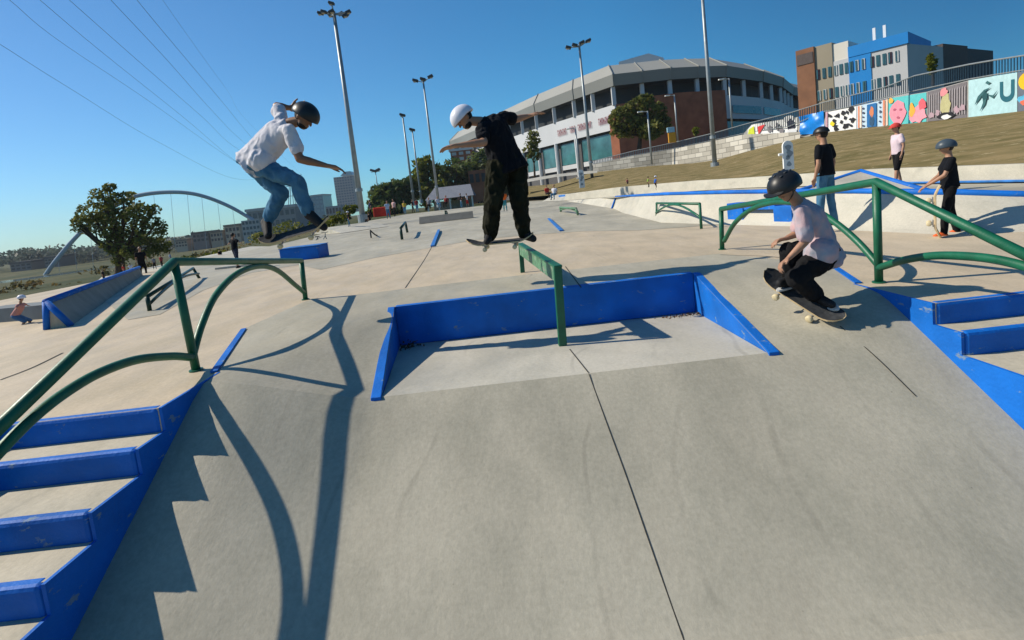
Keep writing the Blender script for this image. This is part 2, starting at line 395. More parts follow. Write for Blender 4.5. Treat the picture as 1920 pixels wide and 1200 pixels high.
arched_rail(A, At, B, Bt, C, 'dark green arched tube rail running down over the left blue steps', a1, a2)
A = P(1648, 530); B = P(1354, 468); At = Y(1643, 341, A.y); Bt = Y(1352, 392, B.y)
a2 = [vplane(*q, A, B) for q in ((1648, 498), (1610, 455), (1570, 420), (1530, 395), (1490, 381), (1450, 380), (1410, 392), (1378, 418), (1358, 452))]
C = vplane(2060, 545, A, V((3.03, 1, 0))); Cf = V((C.x, C.y, 0))
a1 = [vplane(*q, A, Cf) for q in ((1648, 502), (1690, 489), (1735, 481), (1780, 479), (1850, 484), (1920, 499), (2000, 530))]
arched_rail(A, At, B, Bt, C, 'bright green arched tube rail running down over the right blue steps', a1, a2)
# centre flat rail
cb = on_floor(1055, 648); ct = Y(1045, 500, cb.y); fb = P(980, 511); ft = Y(976, 458, fb.y)
t = thing('flat_rail', cb, 'worn green box rail on square posts standing in the middle of the blue gap', 'grind rail')
d = (V((ft.x, ft.y, 0))-V((ct.x, ct.y, 0))).normalized(); q = V((d.y, -d.x, 0)); up = V((0, 0, 1))
def post(base, top, wd=.075): 
    mb = MB(); c = (base+top)/2; mb.box(c, (wd, wd*.7, (top-base).length), ax=(q, d, (top-base).normalized())); return mb
post(cb, ct-V((0, 0, .002))).build('post', GREEN, t, bevel=.008); post(fb, ft-V((0, 0, .01)), .06).build('post', GREEN, t, bevel=.006)
dd = (ft-ct); mid = (ft+ct)/2; ul = dd.normalized()
mb = MB(); mb.box(mid-V((0, 0, .075))+ul*.02, (.05, dd.length-.05, .145), ax=(q, ul, q.cross(ul))); mb.build('side_plate', GREENW, t, bevel=.006)
mb = MB(); mb.box(mid+V((0, 0, .006)), (.078, dd.length+.08, .022), ax=(q, ul, q.cross(ul))); mb.build('top_plate', GREEN, t, bevel=.006)

# ================================================================== REST OF THE PARK
def G(y): return interp([(0, 0), (17, 0), (45, .45), (70, .5)], y)
def Pg(px, py):
    z = 0
    for _ in range(40): p = P(px, py, min(z, H-.08)); z = lerp(z, G(max(0, min(200, p.y))), .5)
    return P(px, py, z)
# grey zones on the deck (thin sheets) and the far plaza
def psheet(name, pts, z, mat): 
    return struct(sheet(name, [tuple(P(*q).xy) for q in pts], z, mat))
psheet('grey_pavement', [(1352, 477), (1200, 432), (1090, 434), (985, 441), (880, 452), (800, 466), (700, 484), (602, 506), (560, 497), (470, 512), (380, 545), (300, 590), (240, 600), (190, 560), (400, 480), (600, 447), (1000, 412), (1186, 398), (1240, 418), (1360, 421)][1:], .004, GREY)
lb_ = sorted([(p.y, p.x) for p in (Pg(268, 516), Pg(340, 494), Pg(420, 478), Pg(520, 458), Pg(600, 439), Pg(660, 423), Pg(700, 412))])
mb = MB(); ys = [18.9, 21, 24, 27, 30, 34, 38, 45, 54, 62]
for j, y in enumerate(ys):
    xl = interp(lb_, y)
    for i in range(9): mb.v.append(V((lerp(xl, y*.75, i/8), y, G(y)-.02 if j else -.004)))
for j in range(len(ys)-1):
    for i in range(8): a = j*9+i; mb.f.append((a, a+1, a+10, a+9)); mb.mi.append(0)
struct(mb.build('far_plaza', GREY))
# right-hand bank with blue coping
UZ = .33
base = [(1147, 394), (1237, 417), (1350, 421), (1480, 424), (1600, 432), (1770, 440), (1940, 434), (2100, 428)]
top = [(1156, 369), (1245, 364), (1350, 361), (1480, 359), (1600, 359), (1770, 361), (1940, 366), (2100, 372)]
bp = [P(*q) for q in base]; tp = [Y(*q, b_.y+lerp(.5, .75, min(1, max(0, (b_.y-6)/8)))) for q, b_ in zip(top, bp)]
mb = MB(); n = len(base)
K = 6; vs = []
for a, b in zip(bp, tp):
    for k in range(K+1):
        u = k/K; vs.append(V((lerp(a.x, b.x, u), lerp(a.y, b.y, u), b.z*u**1.25-.001*(k == 0))))
mb.add(vs, [(i*(K+1)+k, (i+1)*(K+1)+k, (i+1)*(K+1)+k+1, i*(K+1)+k+1) for i in range(n-1) for k in range(K)])
bank = thing('skate_bank', bp[2], 'long pale concrete bank with a bright blue coping behind the right rail', 'bank')
mb.build('bank_face', PALE, bank, True)
mb = MB(); mb.tube([p+V((0, 0, .005)) for p in tp], .045, 8); mb.build('coping', BLUE, bank, True)
mb = MB(); mb.tube([bp[0]+V((-.02, 0, .02)), tp[0]+V((-.02, 0, .02))], .04, 8); mb.build('edge_strip', BLUE, bank, True)
# upper plaza behind the bank
cb_ = [P(1040, 372, .55), P(1160, 357, .6), P(1400, 347, .5), P(1640, 343, .38), P(1920, 341, UZ), P(2150, 343, UZ)]
cb_ = [P(x, y, UZ+.02) for x, y in ((1060, 376), (1160, 368), (1300, 358), (1400, 352), (1640, 345), (1920, 341), (2150, 345))]
mb = MB()
hi = [V((p.x, p.y, UZ)) for p in cb_]
up1 = []; NS = 24
def along(pts, u):
    k = u*(len(pts)-1); i = min(int(k), len(pts)-2); return lerp(pts[i], pts[i+1], k-i)
for i in range(NS+1):
    a, b = along(tp, i/NS), along(hi, i/NS)
    for k in range(5): w_ = k/4; q_ = lerp(a, b, w_); q_.z = lerp(a.z, b.z, ss(0, .6, w_)); mb.v.append(q_)
mb.f = [(i*5+k, (i+1)*5+k, (i+1)*5+k+1, i*5+k+1) for i in range(NS) for k in range(4)]; mb.mi = [0]*len(mb.f)
struct(mb.build('upper_plaza', GREY, smooth=True))
# left return of that bank down to the plaza
mb = MB(); e = hi[0]; mb.add([bp[0], tp[0], e, V((e.x-.9, e.y, 0))], [(0, 1, 2, 3), (3, 2, 1, 0)][:1]); struct(mb.build('bank_return', PALE))
# kerb wall below the lawn
ct_ = [(1060, 364), (1160, 351), (1300, 339), (1400, 333), (1640, 317), (1920, 307), (2150, 304)]
kt = []
for p, q in zip(cb_, ct_): kt.append(Y(*q, p.y))
mb = MB(); off = V((.25, .3, 0))
for (a, b), (c, d_) in zip(zip(cb_, kt), zip(cb_[1:], kt[1:])):
    mb.add([a, b, c, d_, b+off, d_+off], [(0, 2, 3, 1), (1, 3, 5, 4)])
kw = mb.build('kerb_wall', PALE); tag(kw, 'long low pale concrete kerb wall along the foot of the brown lawn', 'wall')
# blue peaked hip line and blue lines
mb = MB(); pk = [Y(1502, 357, 9.2), Y(1614, 321, 9.6), Y(1742, 359, 7.6)]
t = thing('pyramid_hip', pk[0], 'low concrete pyramid outlined with a peaked blue edge behind the man in the black shirt', 'ramp')
mb.tube(pk, .045, 8); mb.build('blue_edge', BLUE, t, True)
mb = MB(); bk = pk[1]+V((.5, 1.5, -.5)); mb.add([pk[0], pk[1], pk[2], bk], [(0, 2, 1), (0, 1, 3), (1, 2, 3)]); mb.build('pyramid_face', PALE, t)
mb = MB(); mb.tube([p+V((-.03, -.03, .02)) for p in cb_[4:]], .022, 6); tag(mb.build('blue_line', BLUE2), 'thin blue line along the foot of the kerb wall', 'edging')

# blue ledge with opening by right rail
ya, yb = P(1366, 421).y+.10, P(1482, 424).y+.10
p0 = Y(1366, 406, ya); p1 = Y(1484, 413, yb); q0 = Y(1370, 380, ya); q1 = Y(1484, 387, yb)
t = thing('blue_ledge', p0, 'low blue ledge with a dark shaded hollow seen through the right arched rail', 'ledge')
an = math.atan2(p1.y-p0.y, p1.x-p0.x); ex_ = V((math.cos(an), math.sin(an), 0)); ln = (V((p1.x-p0.x, p1.y-p0.y, 0))).length
def lbox(u0, u1, z0, z1, dy0, dy1, nm, mt):
    a = p0+ex_*(ln*u0); b = p0+ex_*(ln*u1); c = (a+b)/2; zb, zt_ = lerp(p0.z, p1.z, (u0+u1)/2), lerp(q0.z, q1.z, (u0+u1)/2)
    mb = MB(); mb.box((c.x-math.sin(an)*(dy0+dy1)/2, c.y+math.cos(an)*(dy0+dy1)/2, lerp(zb, zt_, (z0+z1)/2)), (ln*(u1-u0), dy1-dy0, (zt_-zb)*(z1-z0)), an); mb.build(nm, mt, t, bevel=.008)
lbox(-.02, .26, -.3, 1, 0, .6, 'end_block', BLUE); lbox(.76, 1.02, -.3, 1, -.02, .6, 'end_block', BLUE); lbox(.262, .758, .62, .99, .02, .6, 'top_slab', BLUE); lbox(.262, .758, -.3, .61, .30, .36, 'back_panel', M('hollow_shade', (.05, .05, .045), .9))  # back panel coloured dark to stand for the shade in the hollow

# small arched rail and further rails
def small_rail(a, b, ta, tb, label, mat=GREEN, r=.03, arch=True, cnt=None):
    A, B = Pg(*a), Pg(*b); At, Bt = Y(*ta, A.y), Y(*tb, B.y)
    t = thing('arched_rail', A, label, 'grind rail', 'small rails further across the park')
    mb = MB(); mb.tube([At, Bt], r, 10); mb.build('top_rail', mat, t, True)
    for p, q in ((A, At), (B, Bt)): mb = MB(); mb.tube([p, q], r, 10); mb.build('post', mat, t, True)
    if arch:
        n = 10; arc = [lerp(A, B, i/n)+V((0, 0, lerp(At.z-A.z, Bt.z-B.z, i/n)*(.45+.5*math.sin(math.pi*i/n)))) for i in range(n+1)]
        mb = MB(); mb.tube(arc, r*.85, 8); mb.build('arch_brace', mat, t, True)
    return t
small_rail((1231, 413), (1315, 429), (1231, 381), (1312, 382), 'small green arched rail standing in front of the long blue edged bank', r=.028)
small_rail((281, 583), (374, 522), (276, 556), (362, 503), 'low black arched rail beyond the left arched rail with its shadow on the grey pavement', DGREEN, .03)
small_rail((1052, 397), (1084, 403), (1050, 389), (1080, 391), 'tiny green arched rail far off beyond the dark trousered skater', GREENW, .05)
small_rail((754, 449), (764, 436), (751, 428), (760, 417), 'short green upright rail far off between the two airborne skaters', DGREEN, .05, False)
small_rail((696, 446), (708, 442), (694, 432), (703, 440), 'tiny dark a-frame stand on the far grey pavement', DARK, .03, False)
small_rail((838, 410), (841, 409), (834, 396), (837, 396), 'short green post pair in front of the far grey bank', DGREEN, .05, False)

# left quarter pipe, sun behind it
a = P(92, 618); b = P(262, 516); ha = Y(84, 562, a.y).z; hb = Y(262, 500, b.y).z
b = a+(b-a)*.97
t = thing('quarter_ramp', a, 'shaded quarter ramp with blue coping and a blue framed end at the left', 'ramp')
e0 = P(88, 618); e1 = Y(86, 566, e0.y+.05); e2 = P(134, 611); g1 = Y(264, 501, b.y); g2 = P(268, 516); g1.x = g1.x-.05
mb = MB(); vs = []
for i in range(11):
    for k in range(7):
        w_ = k/6; lo_, hi_ = lerp(e2, g2, i/10), lerp(e1, g1, i/10); q_ = lerp(lo_, hi_, w_); q_.z = lerp(lo_.z, hi_.z, w_**1.02); vs.append(q_)
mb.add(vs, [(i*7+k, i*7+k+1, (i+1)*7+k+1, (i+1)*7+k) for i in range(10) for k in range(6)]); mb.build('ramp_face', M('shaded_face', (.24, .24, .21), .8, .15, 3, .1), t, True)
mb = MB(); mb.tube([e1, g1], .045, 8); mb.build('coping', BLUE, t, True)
for q1, q2 in ((e0, e1), (e1, e2)): mb = MB(); mb.tube([q1, q2], .04, 8); mb.build('end_frame', BLUE, t, True)
dd = (g2-e2).normalized(); bw = V((-.05, .02, 0)); g0 = g1+V((-.1, 0, -g1.z))
mb = MB(); mb.prism([e0, e1, e2], dd*.03); mb.build('end_panel', TAN, t)
mb = MB(); mb.add([e0, e1, g1, g0], [(0, 1, 2, 3)]); mb.build('back_wall', PALE, t)
# low wall far left
mb = MB(); p = P(-40, 608); q_ = P(84, 598); mb.prism([p, q_, q_+V((0, 0, .22)), p+V((0, 0, .22))], (0.1, .4, 0)); tag(mb.build('low_wall', M('grey_wall', (.17, .19, .2), .8)), 'low grey wall at the left edge behind the crouching skater', 'wall')

# blue box + small features mid-left
a = P(528, 492); b = P(600, 484); h_ = Y(530, 468, a.y).z
t = thing('blue_box', a, 'bright blue grind box on the far edge of the tan deck left of centre', 'ledge')
mb = MB(); c = (a+b)/2; ln = (b-a).length; an = math.atan2((b-a).y, (b-a).x)
mb.box((c.x, c.y+.35, h_/2), (ln, .75, h_), an); mb.build('box_body', BLUE, t, bevel=.02)
mb = MB(); mb.box((c.x, c.y+.35, h_+.012), (ln+.02, .77, .02), an); mb.build('box_top', BLUE2, t)
mb = MB(); mb.box((P(466, 498).x, P(466, 498).y, .03), (1.6, .5, .06), an); tag(mb.build('low_curb', PALE), 'low pale curb left of the blue grind box', 'curb')
def wedge(px0, px1, hgt, dep, label, mat, nm='bank_wedge', cat='ramp'):
    a, b = Pg(*px0), Pg(*px1); d = (b-a).normalized(); n_ = V((-d.y, d.x, 0))
    if n_.y < 0: n_ = -n_
    mb = MB(); vs = [a, b, b+n_*dep+V((0, 0, hgt)), a+n_*dep+V((0, 0, hgt)), a+n_*dep*2, b+n_*dep*2]
    mb.add(vs, [(0, 1, 2, 3), (3, 2, 5, 4), (0, 3, 4), (1, 5, 2)]); return tag(mb.build(nm, mat), label, cat)
wedge((786, 420), (888, 408), .36, .5, 'shaded grey bank in the distance between the two airborne skaters', M('shaded_bank', (.12, .12, .11), .8))  # bank colour darkened to carry the shade on its face
wedge((640, 437), (730, 424), .35, 2.6, 'low pale hump of concrete right of the first light pole', PALE, 'concrete_hump')
wedge((1016, 378), (1060, 376), .45, 1.2, 'small white ledge with a seated person far off', PALE, 'white_ledge', 'ledge')
mb = MB(); a = Pg(1062, 374); b = Pg(1112, 371); mb.box(((a+b)/2).xyz+V((0, .5, .22)), ((b-a).length, 1.3, .42), math.atan2((b-a).y, (b-a).x)); 
tag(mb.build('blue_pad', BLUE2, bevel=.02), 'small blue manual pad far off below the lawn', 'ledge')
for pts, lab in ((((823, 432), (811, 463)), 'thin blue steel strip across the far pavement left of the white helmeted skater'), (((1029, 411), (1053, 434)), 'thin blue steel strip on the far pavement right of the dark trousered skater')):
    mb = MB(); q1, q2 = Pg(*pts[0]), Pg(*pts[1]); dd = (q2-q1).normalized(); nn = V((dd.y, -dd.x, 0))*(.05 if len(lab) > 60 else .035)
    mb.prism([q1-nn+V((0, 0, .01)), q2-nn+V((0, 0, .01)), q2+nn+V((0, 0, .01)), q1+nn+V((0, 0, .01))], (0, 0, .03)); tag(mb.build('edge_strip', BLUE2), lab, 'edging')
# leaves caught in the corners of the gap
LEAF = M('dead_leaves', (.10, .055, .03), .9, .5, 30)
for cx, cy, nn, lab in ((-1.22, 5.44, 75, 'dark pile of dead leaves in the left corner of the blue gap'), (1.78, 5.44, 120, 'brown dead leaves in the right corner of the blue gap')):
    mb = MB()
    for k in range(nn):
        c = V((cx+rnd.gauss(0, .06)*(2.2 if cx > 0 else 1), cy-abs(rnd.gauss(0, .07)), FL+.005+abs(rnd.gauss(0, .015 if cx > 0 else .03)))); u = V([rnd.gauss(0, 1) for _ in 'abc']).normalized()*.018; v_ = u.orthogonal().normalized()*.012
        c.x = max(-1.3, min(1.92, c.x)); c.y = min(5.55, c.y)
        mb.add([c-u, c+v_, c+u, c-v_], [(0, 1, 2, 3)])
    tag(mb.build('dead_leaves', LEAF), lab, 'leaves', kind='stuff')
#@@BG@@
# ================================================================== TERRAIN AND WATER
GRASS = M('dry_grass', (.13, .11, .04), .95, .3, .9, 1.0, 14, .1, col2=(.28, .21, .10), chips=((.36, .29, .16), .58, 2.2))
LUSH = M('green_ground', (.035, .05, .018), .95, .3, .05, .3, 2, .1, col2=(.11, .10, .045))
def terr(x, y):
    d = math.hypot(x, y); a = x/max(y, 1)
    lo = -1.7-.03*max(0, d-20); lo = max(lo, -11)
    hi = -.35-.0*d
    z = lerp(lo, hi, ss(-.62, -.30, a)) if y > 4 else -1.7
    if d > 60: z = lerp(z, lerp(lo, .2, ss(-.62, -.3, a)), ss(60, 120, d))
    return z
mb = MB(); NA = 48; rad = [0, 6, 12, 20, 30, 45, 62, 80, 110, 150, 210, 300, 450, 700, 1200, 2500, 6000]
for j, r_ in enumerate(rad):
    for i in range(NA): an = 2*math.pi*i/NA; x, y = r_*math.sin(an), r_*math.cos(an); z = terr(x, y); z = min(z, -1.75) if (r_ < 60 and y < 48 and -40 < x) else z; mb.v.append(V((x, y, z)))
for j in range(len(rad)-1):
    for i in range(NA): a, b = j*NA+i, j*NA+(i+1) % NA; mb.f.append((a, a+NA, b+NA, b)); mb.mi.append(0)
struct(mb.build('ground', LUSH, origin=(0, 0, 0), smooth=True))
# lawn hillside right
cols = [  # px, (curb y handled), base of murals / hilltop: (px, py, dist)
 (960, 352, 95), (1040, 345, 92), (1115, 322, 88), (1200, 312, 84), (1300, 305, 78), (1345, 299, 72), (1400, 283, 66), (1500, 258, 58), (1545, 249, 54), (1640, 238, 46), (1740, 228, 39), (1815, 220, 34), (1920, 208, 29), (2150, 180, 22), (2500, 150, 16)]
def kerb_at(px):
    tab = [(960, (366, 60)), (1060, None), (1160, None)]
    pts = [(x, kt[i]) for i, (x, _) in enumerate(ct_)]
    if px < 1060: q = Y(px, lerp(372, 364, (px-960)/100), lerp(60, kt[0].y, (px-960)/100)); return q
    for (a, p), (b, q) in zip(pts, pts[1:]):
        if px <= b: return lerp(p, q, (px-a)/(b-a))
    return pts[-1][1]+V((px-2150, 0, 0))*.01
mb = MB(); NR = 10; hill = []
for px, py, d in cols:
    a = kerb_at(px)+V((.2, .25, 0)); b = Y(px, py, d); hill.append(b)
    for k in range(NR+1):
        u = k/NR; p = lerp(a, b, u); p.z = lerp(a.z, b.z, u**1.05); 
        if 0 < k < NR: p.z += .05*noise.noise(p*.3)
        mb.v.append(p)
    mb.v.append(V((b.x*1.15, b.y*1.15+3, b.z-.1))); mb.v.append(V((b.x*1.6, b.y*1.6+20, b.z+.6))); mb.v.append(V((b.x*3+30, b.y*3+120, b.z+2)))
W3 = NR+4
for i in range(len(cols)-1):
    for k in range(W3-1): a = i*W3+k; mb.f.append((a, a+W3, a+W3+1, a+1)); mb.mi.append(0)
lawn = struct(mb.build('lawn_hill', GRASS, smooth=True))
def lawn_pt(px, u):   # point on lawn
    for (c0, h0), (c1, h1) in zip(zip(cols, hill), zip(cols[1:], hill[1:])):
        if px <= c1[0]: b = lerp(h0, h1, (px-c0[0])/(c1[0]-c0[0])); break
    a = kerb_at(px); p = lerp(a, b, u); return p
# pale footpath along the foot of the hill (left part)
mb = MB(); 
for px, y0, y1 in ((965, 346, 340), (1040, 332, 327), (1120, 324, 319)):
    d = 62; mb.v += [Y(px, y0, d), Y(px, y1, d+4)]
mb.f = [(0, 2, 3, 1), (2, 4, 5, 3)]; mb.mi = [0, 0]; struct(mb.build('footpath', PALE))

# ------------------------------------------------------------------ stone retaining wall + fence + murals
STONE = bpy.data.materials.new('stone_blocks'); STONE.use_nodes = True; _t = STONE.node_tree; _b = _t.nodes['Principled BSDF']; _b.inputs['Roughness'].default_value = .9
_tc = _t.nodes.new('ShaderNodeTexCoord'); _v = _t.nodes.new('ShaderNodeTexBrick'); _v.inputs['Scale'].default_value = 1; _v.inputs['Brick Width'].default_value = 1.5; _v.inputs['Row Height'].default_value = .62; _v.inputs['Mortar Size'].default_value = .035
_v.inputs['Color1'].default_value = (.30, .28, .235, 1); _v.inputs['Color2'].default_value = (.56, .53, .46, 1); _v.inputs['Mortar'].default_value = (.16, .15, .13, 1)
_s = _t.nodes.new('ShaderNodeSeparateXYZ'); _c = _t.nodes.new('ShaderNodeCombineXYZ'); _a = _t.nodes.new('ShaderNodeMath'); _a.operation = 'MULTIPLY_ADD'; _a.inputs[1].default_value = -.7
_t.links.new(_tc.outputs['Object'], _s.inputs[0]); _t.links.new(_s.outputs[1], _a.inputs[0]); _t.links.new(_s.outputs[0], _a.inputs[2]); _t.links.new(_a.outputs[0], _c.inputs[0]); _t.links.new(_s.outputs[2], _c.inputs[1])
_t.links.new(_c.outputs[0], _v.inputs['Vector']); _t.links.new(_v.outputs[0], _b.inputs['Base Color'])
wl = [(1112, 322, 308, 86), (1150, 319, 300, 84), (1188, 315, 292, 82), (1260, 309, 280, 79), (1340, 301, 263, 71), (1395, 287, 252, 65), (1450, 273, 250, 61), (1500, 258, 247, 57)]
mb = MB(); n = len(wl); lo = [Y(a, b+6, d-1) for a, b, c, d in wl]; hi = [Y(a, c, d-1) for a, b, c, d in wl]
mb.add(lo+hi+[p+V((0, 1.2, 0)) for p in hi], [(i, i+1, i+1+n, i+n) for i in range(n-1)]+[(i+n, i+1+n, i+1+2*n, i+2*n) for i in range(n-1)])
tag(mb.build('retaining_wall', STONE), 'retaining wall of pale stone blocks above the brown lawn', 'wall')
# path edge / parapet and railing above it
FENCE = M('grey_mesh_fence', (.20, .24, .25), .7, .1)
fl = [(1112, 308, 302, 86), (1188, 292, 283, 82), (1260, 280, 268, 79), (1340, 263, 249, 71), (1400, 250, 232, 65), (1480, 238, 212, 58), (1545, 211, 192, 54), (1600, 200, 178, 50), (1660, 184, 163, 45), (1715, 172, 142, 41), (1815, 151, 121, 34), (1868, 142, 112, 31.5), (1920, 134, 104, 29), (2150, 100, 60, 22)]
t = thing('railing', Y(1300, 275, 75), 'long grey mesh railing running above the stone wall and the murals', 'railing')
tops = [Y(a, c, d) for a, b, c, d in fl]; bots = [Y(a, b, d) for a, b, c, d in fl]
mb = MB(); mb.tube(tops, .05, 6); mb.tube([p+V((0, 0, .08)) for p in bots], .04, 6); mb.build('top_rail', STEEL, t)
mb = MB(); npst = 0
for (a, b), (c, d) in zip(zip(tops, bots), zip(tops[1:], bots[1:])):
    L_ = (c-a).length; k_ = max(1, int(L_/.28))
    for i in range(k_):
        u = i/k_; p, q = lerp(b, d, u), lerp(a, c, u); s_ = V((.018+.0006*p.y, 0, 0)); mb.add([p-s_, p+s_, q+s_, q-s_], [(0, 1, 2, 3)])
mb.build('pickets', FENCE, t)['kind'] = 'stuff'
# solid kerb under the fence so that the mural wall has its cap
ml = [(1395, 252, 250, 65), (1410, 258, 233, 64), (1545, 249, 211, 54), (1600, 242, 200, 50), (1665, 236, 184, 45), (1738, 228, 172, 39), (1815, 220, 151, 34), (1868, 214, 142, 31.5), (1920, 208, 134, 29), (2150, 178, 100, 22)]
wall = thing('mural_wall', Y(1640, 240, 46), 'long concrete wall of painted mural panels along the top of the lawn', 'wall')
lo = [Y(a, b+5, d) for a, b, c, d in ml]; hi = [Y(a, c, d) for a, b, c, d in ml]; n = len(ml)
mb = MB(); bk = V((.5, .5, 0)); mb.add(lo+hi+[p+bk for p in hi], [(i, i+1, i+1+n, i+n) for i in range(n-1)]+[(i+n, i+1+n, i+1+2*n, i+2*n) for i in range(n-1)])
mb.build('wall_face', M('mural_wall_grey', (.34, .33, .31)), wall)
def wall_pt(px, v, off=.05):   # v 0 bottom..1 top
    for (a, p, q), (b, r_, s_) in zip(zip([m[0] for m in ml], [Y(a, b, d) for a, b, c, d in ml], hi), zip([m[0] for m in ml[1:]], [Y(a, b, d) for a, b, c, d in ml[1:]], hi[1:])):
        if px <= b: u = (px-a)/(b-a); x = lerp(lerp(p, r_, u), lerp(q, s_, u), v); return x+V((-x.x, -x.y, 0)).normalized()*off
    return x
def col(c): return M('mural_%d_%d_%d' % tuple(int(k*99) for k in c), c, .8, .08, 3)
def patch(parent, pts, c, off=.05, name='painted_shape'):
    mb = MB(); ps = [wall_pt(x, v, off+.12) for x, v in pts]; mb.add(ps, [tuple(range(len(ps)))]); 
    return mb.build(name, col(c), parent)
def panel(x0, x1, c, v0=.0, v1=.98):
    mb = MB(); kk = 14; ps = []
    for i in range(kk+1): x = lerp(x0, x1, i/kk); ps += [wall_pt(x, v0, .06), wall_pt(x, v1, .06)]
    mb.add(ps, [(2*i, 2*i+2, 2*i+3, 2*i+1) for i in range(kk)]); return mb.build('mural_panel', col(c), wall)
def blob(x, v, rx, rv, n=14, wob=.0, sd=0):
    q = random.Random(sd); return [(x+rx*math.cos(a)*(1+q.uniform(-wob, wob)), v+rv*math.sin(a)*(1+q.uniform(-wob, wob))) for a in (2*math.pi*k/n for k in range(n))]
W_c = (.72, .72, .70); K_c = (.02, .02, .025)
p = panel(1402, 1500, W_c, .05, .97)
patch(p, [(1402, .1), (1416, .1), (1414, .85), (1404, .8)], (.55, .6, .04), .09); patch(p, [(1422, .75), (1438, .85), (1424, .15)], (.55, .04, .04), .09)
for i, (x, v) in enumerate(((1448, .5), (1462, .6), (1470, .35))): patch(p, blob(x, v, 4, .25, 9, .5, i), (.18, .17, .18), .09)
patch(p, blob(1488, .62, 8, .30, 12, .3, 4), (.03, .03, .05), .09); patch(p, blob(1490, .2, 9, .16, 12, .1, 5), (.6, .6, .6), .10); patch(p, blob(1484, .95, 10, .2, 12, .1, 5), (.5, .5, .5), .08)
p = panel(1548, 1606, W_c); q = random.Random(3)
for i in range(26): patch(p, blob(q.uniform(1553, 1602), q.uniform(.08, .9), q.uniform(2, 4.5), q.uniform(.04, .12), 7, .7, i), K_c, .08+.002*i)
patch(p, blob(1561, .38, 4, .12, 8, .3, 2), (.7, .55, .03), .15); patch(p, [(1548, 0), (1552, 0), (1552, 1), (1548, 1)], (.5, .3, .35), .09)
p = panel(1607, 1664, (.45, .58, .68))
for x, c in ((1609, (.6, .25, .16)), (1613, (.7, .6, .5)), (1656, (.6, .25, .16)), (1661, (.7, .5, .4))): patch(p, [(x, .02), (x+3.6, .02), (x+3.6, .96), (x, .96)], c, .08)
patch(p, [(1627, .02), (1645, .02), (1645, .93), (1627, .93)], (.02, .13, .33), .08); patch(p, blob(1636, .62, 4, .2, 10, .2, 1), (.55, .2, .1), .12); patch(p, blob(1636, .25, 5, .22, 10, .2, 7), (.03, .08, .15), .12)
for i in range(10): patch(p, blob(1620+(i % 2)*31, .1+.09*i, 2.2, .045, 6, .6, i), (.05, .06, .12), .09)
p = panel(1666, 1737, (.10, .48, .48))
patch(p, blob(1685, .42, 16, .44, 16, .1, 2), (.70, .26, .33), .08); patch(p, blob(1722, .28, 15, .30, 14, .25, 3), (.72, .30, .36), .09); patch(p, blob(1730, .6, 7, .18, 12, .3, 4), (.7, .12, .15), .11); patch(p, blob(1712, .45, 5, .22, 10, .5, 6), (.75, .38, .06), .12); patch(p, blob(1671, .88, 5, .1, 8, .3, 6), (.8, .4, .08), .12)
for i, (x, v) in enumerate(((1679, .55), (1691, .52), (1686, .25))): patch(p, blob(x, v, 3.2, .045, 8, .3, i), (.4, .1, .16), .13)
p = panel(1739, 1813, (.17, .155, .165))
for i in range(16): x = 1743+i*4.4; patch(p, [(x, .1), (x+1.2, .1), (x+1.6, .9), (x+.2, .85)], (.36, .33, .34), .08)
patch(p, blob(1775, .46, 9, .36, 14, .2, 2), (.45, .42, .22), .12); patch(p, blob(1772, .84, 7, .13, 12, .2, 2), (.68, .25, .27), .14); patch(p, blob(1776, .12, 16, .10, 14, .2, 2), K_c, .13); patch(p, blob(1776, .08, 9, .07, 10, .2, 2), (.7, .7, .68), .15)
for i, x in enumerate((1747, 1760, 1795, 1806)): patch(p, blob(x, .2+.03*i, 5, .1, 9, .4, i), (.4, .28, .32), .12)
p = panel(1816, 1908, (.40, .60, .63), 0, 1)
for i, pp_ in enumerate(([(1828, .30), (1834, .52), (1846, .68), (1858, .72), (1846, .60), (1838, .45)], [(1842, .62), (1852, .50), (1848, .28), (1838, .12), (1844, .34)], [(1850, .55), (1862, .50), (1871, .62), (1862, .42)], [(1852, .90), (1858, .84), (1853, .80), (1848, .85)])):
    patch(p, pp_, (.04, .12, .13), .08+.004*i)
patch(p, blob(1848, .52, 5, .12, 9, .4, 3), (.02, .08, .09), .11)
up_ = [(1872+3*0, .80), (1878, .82)]
U = []
n_ = 10
for k in range(n_+1): a = math.pi+math.pi*k/n_; U.append((1889+14*math.cos(a), .50+.22*math.sin(a)))
outer = [(1875, .82)]+U+[(1903, .84)]; inner = [(1896.5, .84)]+[(1889+7.5*math.cos(math.pi*2-math.pi*k/n_), .52+.10*math.sin(math.pi*2-math.pi*k/n_)) for k in range(n_+1)]+[(1881.5, .82)]
mb = MB(); a_ = [wall_pt(x, v, .10) for x, v in outer]; b_ = [wall_pt(x, v, .10) for x, v in inner[::-1]]; m_ = len(a_)
mb.add(a_+b_, [(i, i+1, m_+i+1, m_+i) for i in range(m_-1)]); mb.build('painted_letter', col((.02, .12, .16)), p)
p = panel(1909, 1985, (.13, .15, .19), 0, 1)
patch(p, blob(1925, .74, 15, .22, 18), (.75, .45, .02), .10); patch(p, blob(1924, .3, 14, .14, 12, .3, 1), (.1, .4, .6), .10); patch(p, blob(1922, .22, 8, .08, 12, .3, 1), (.7, .15, .08), .12)
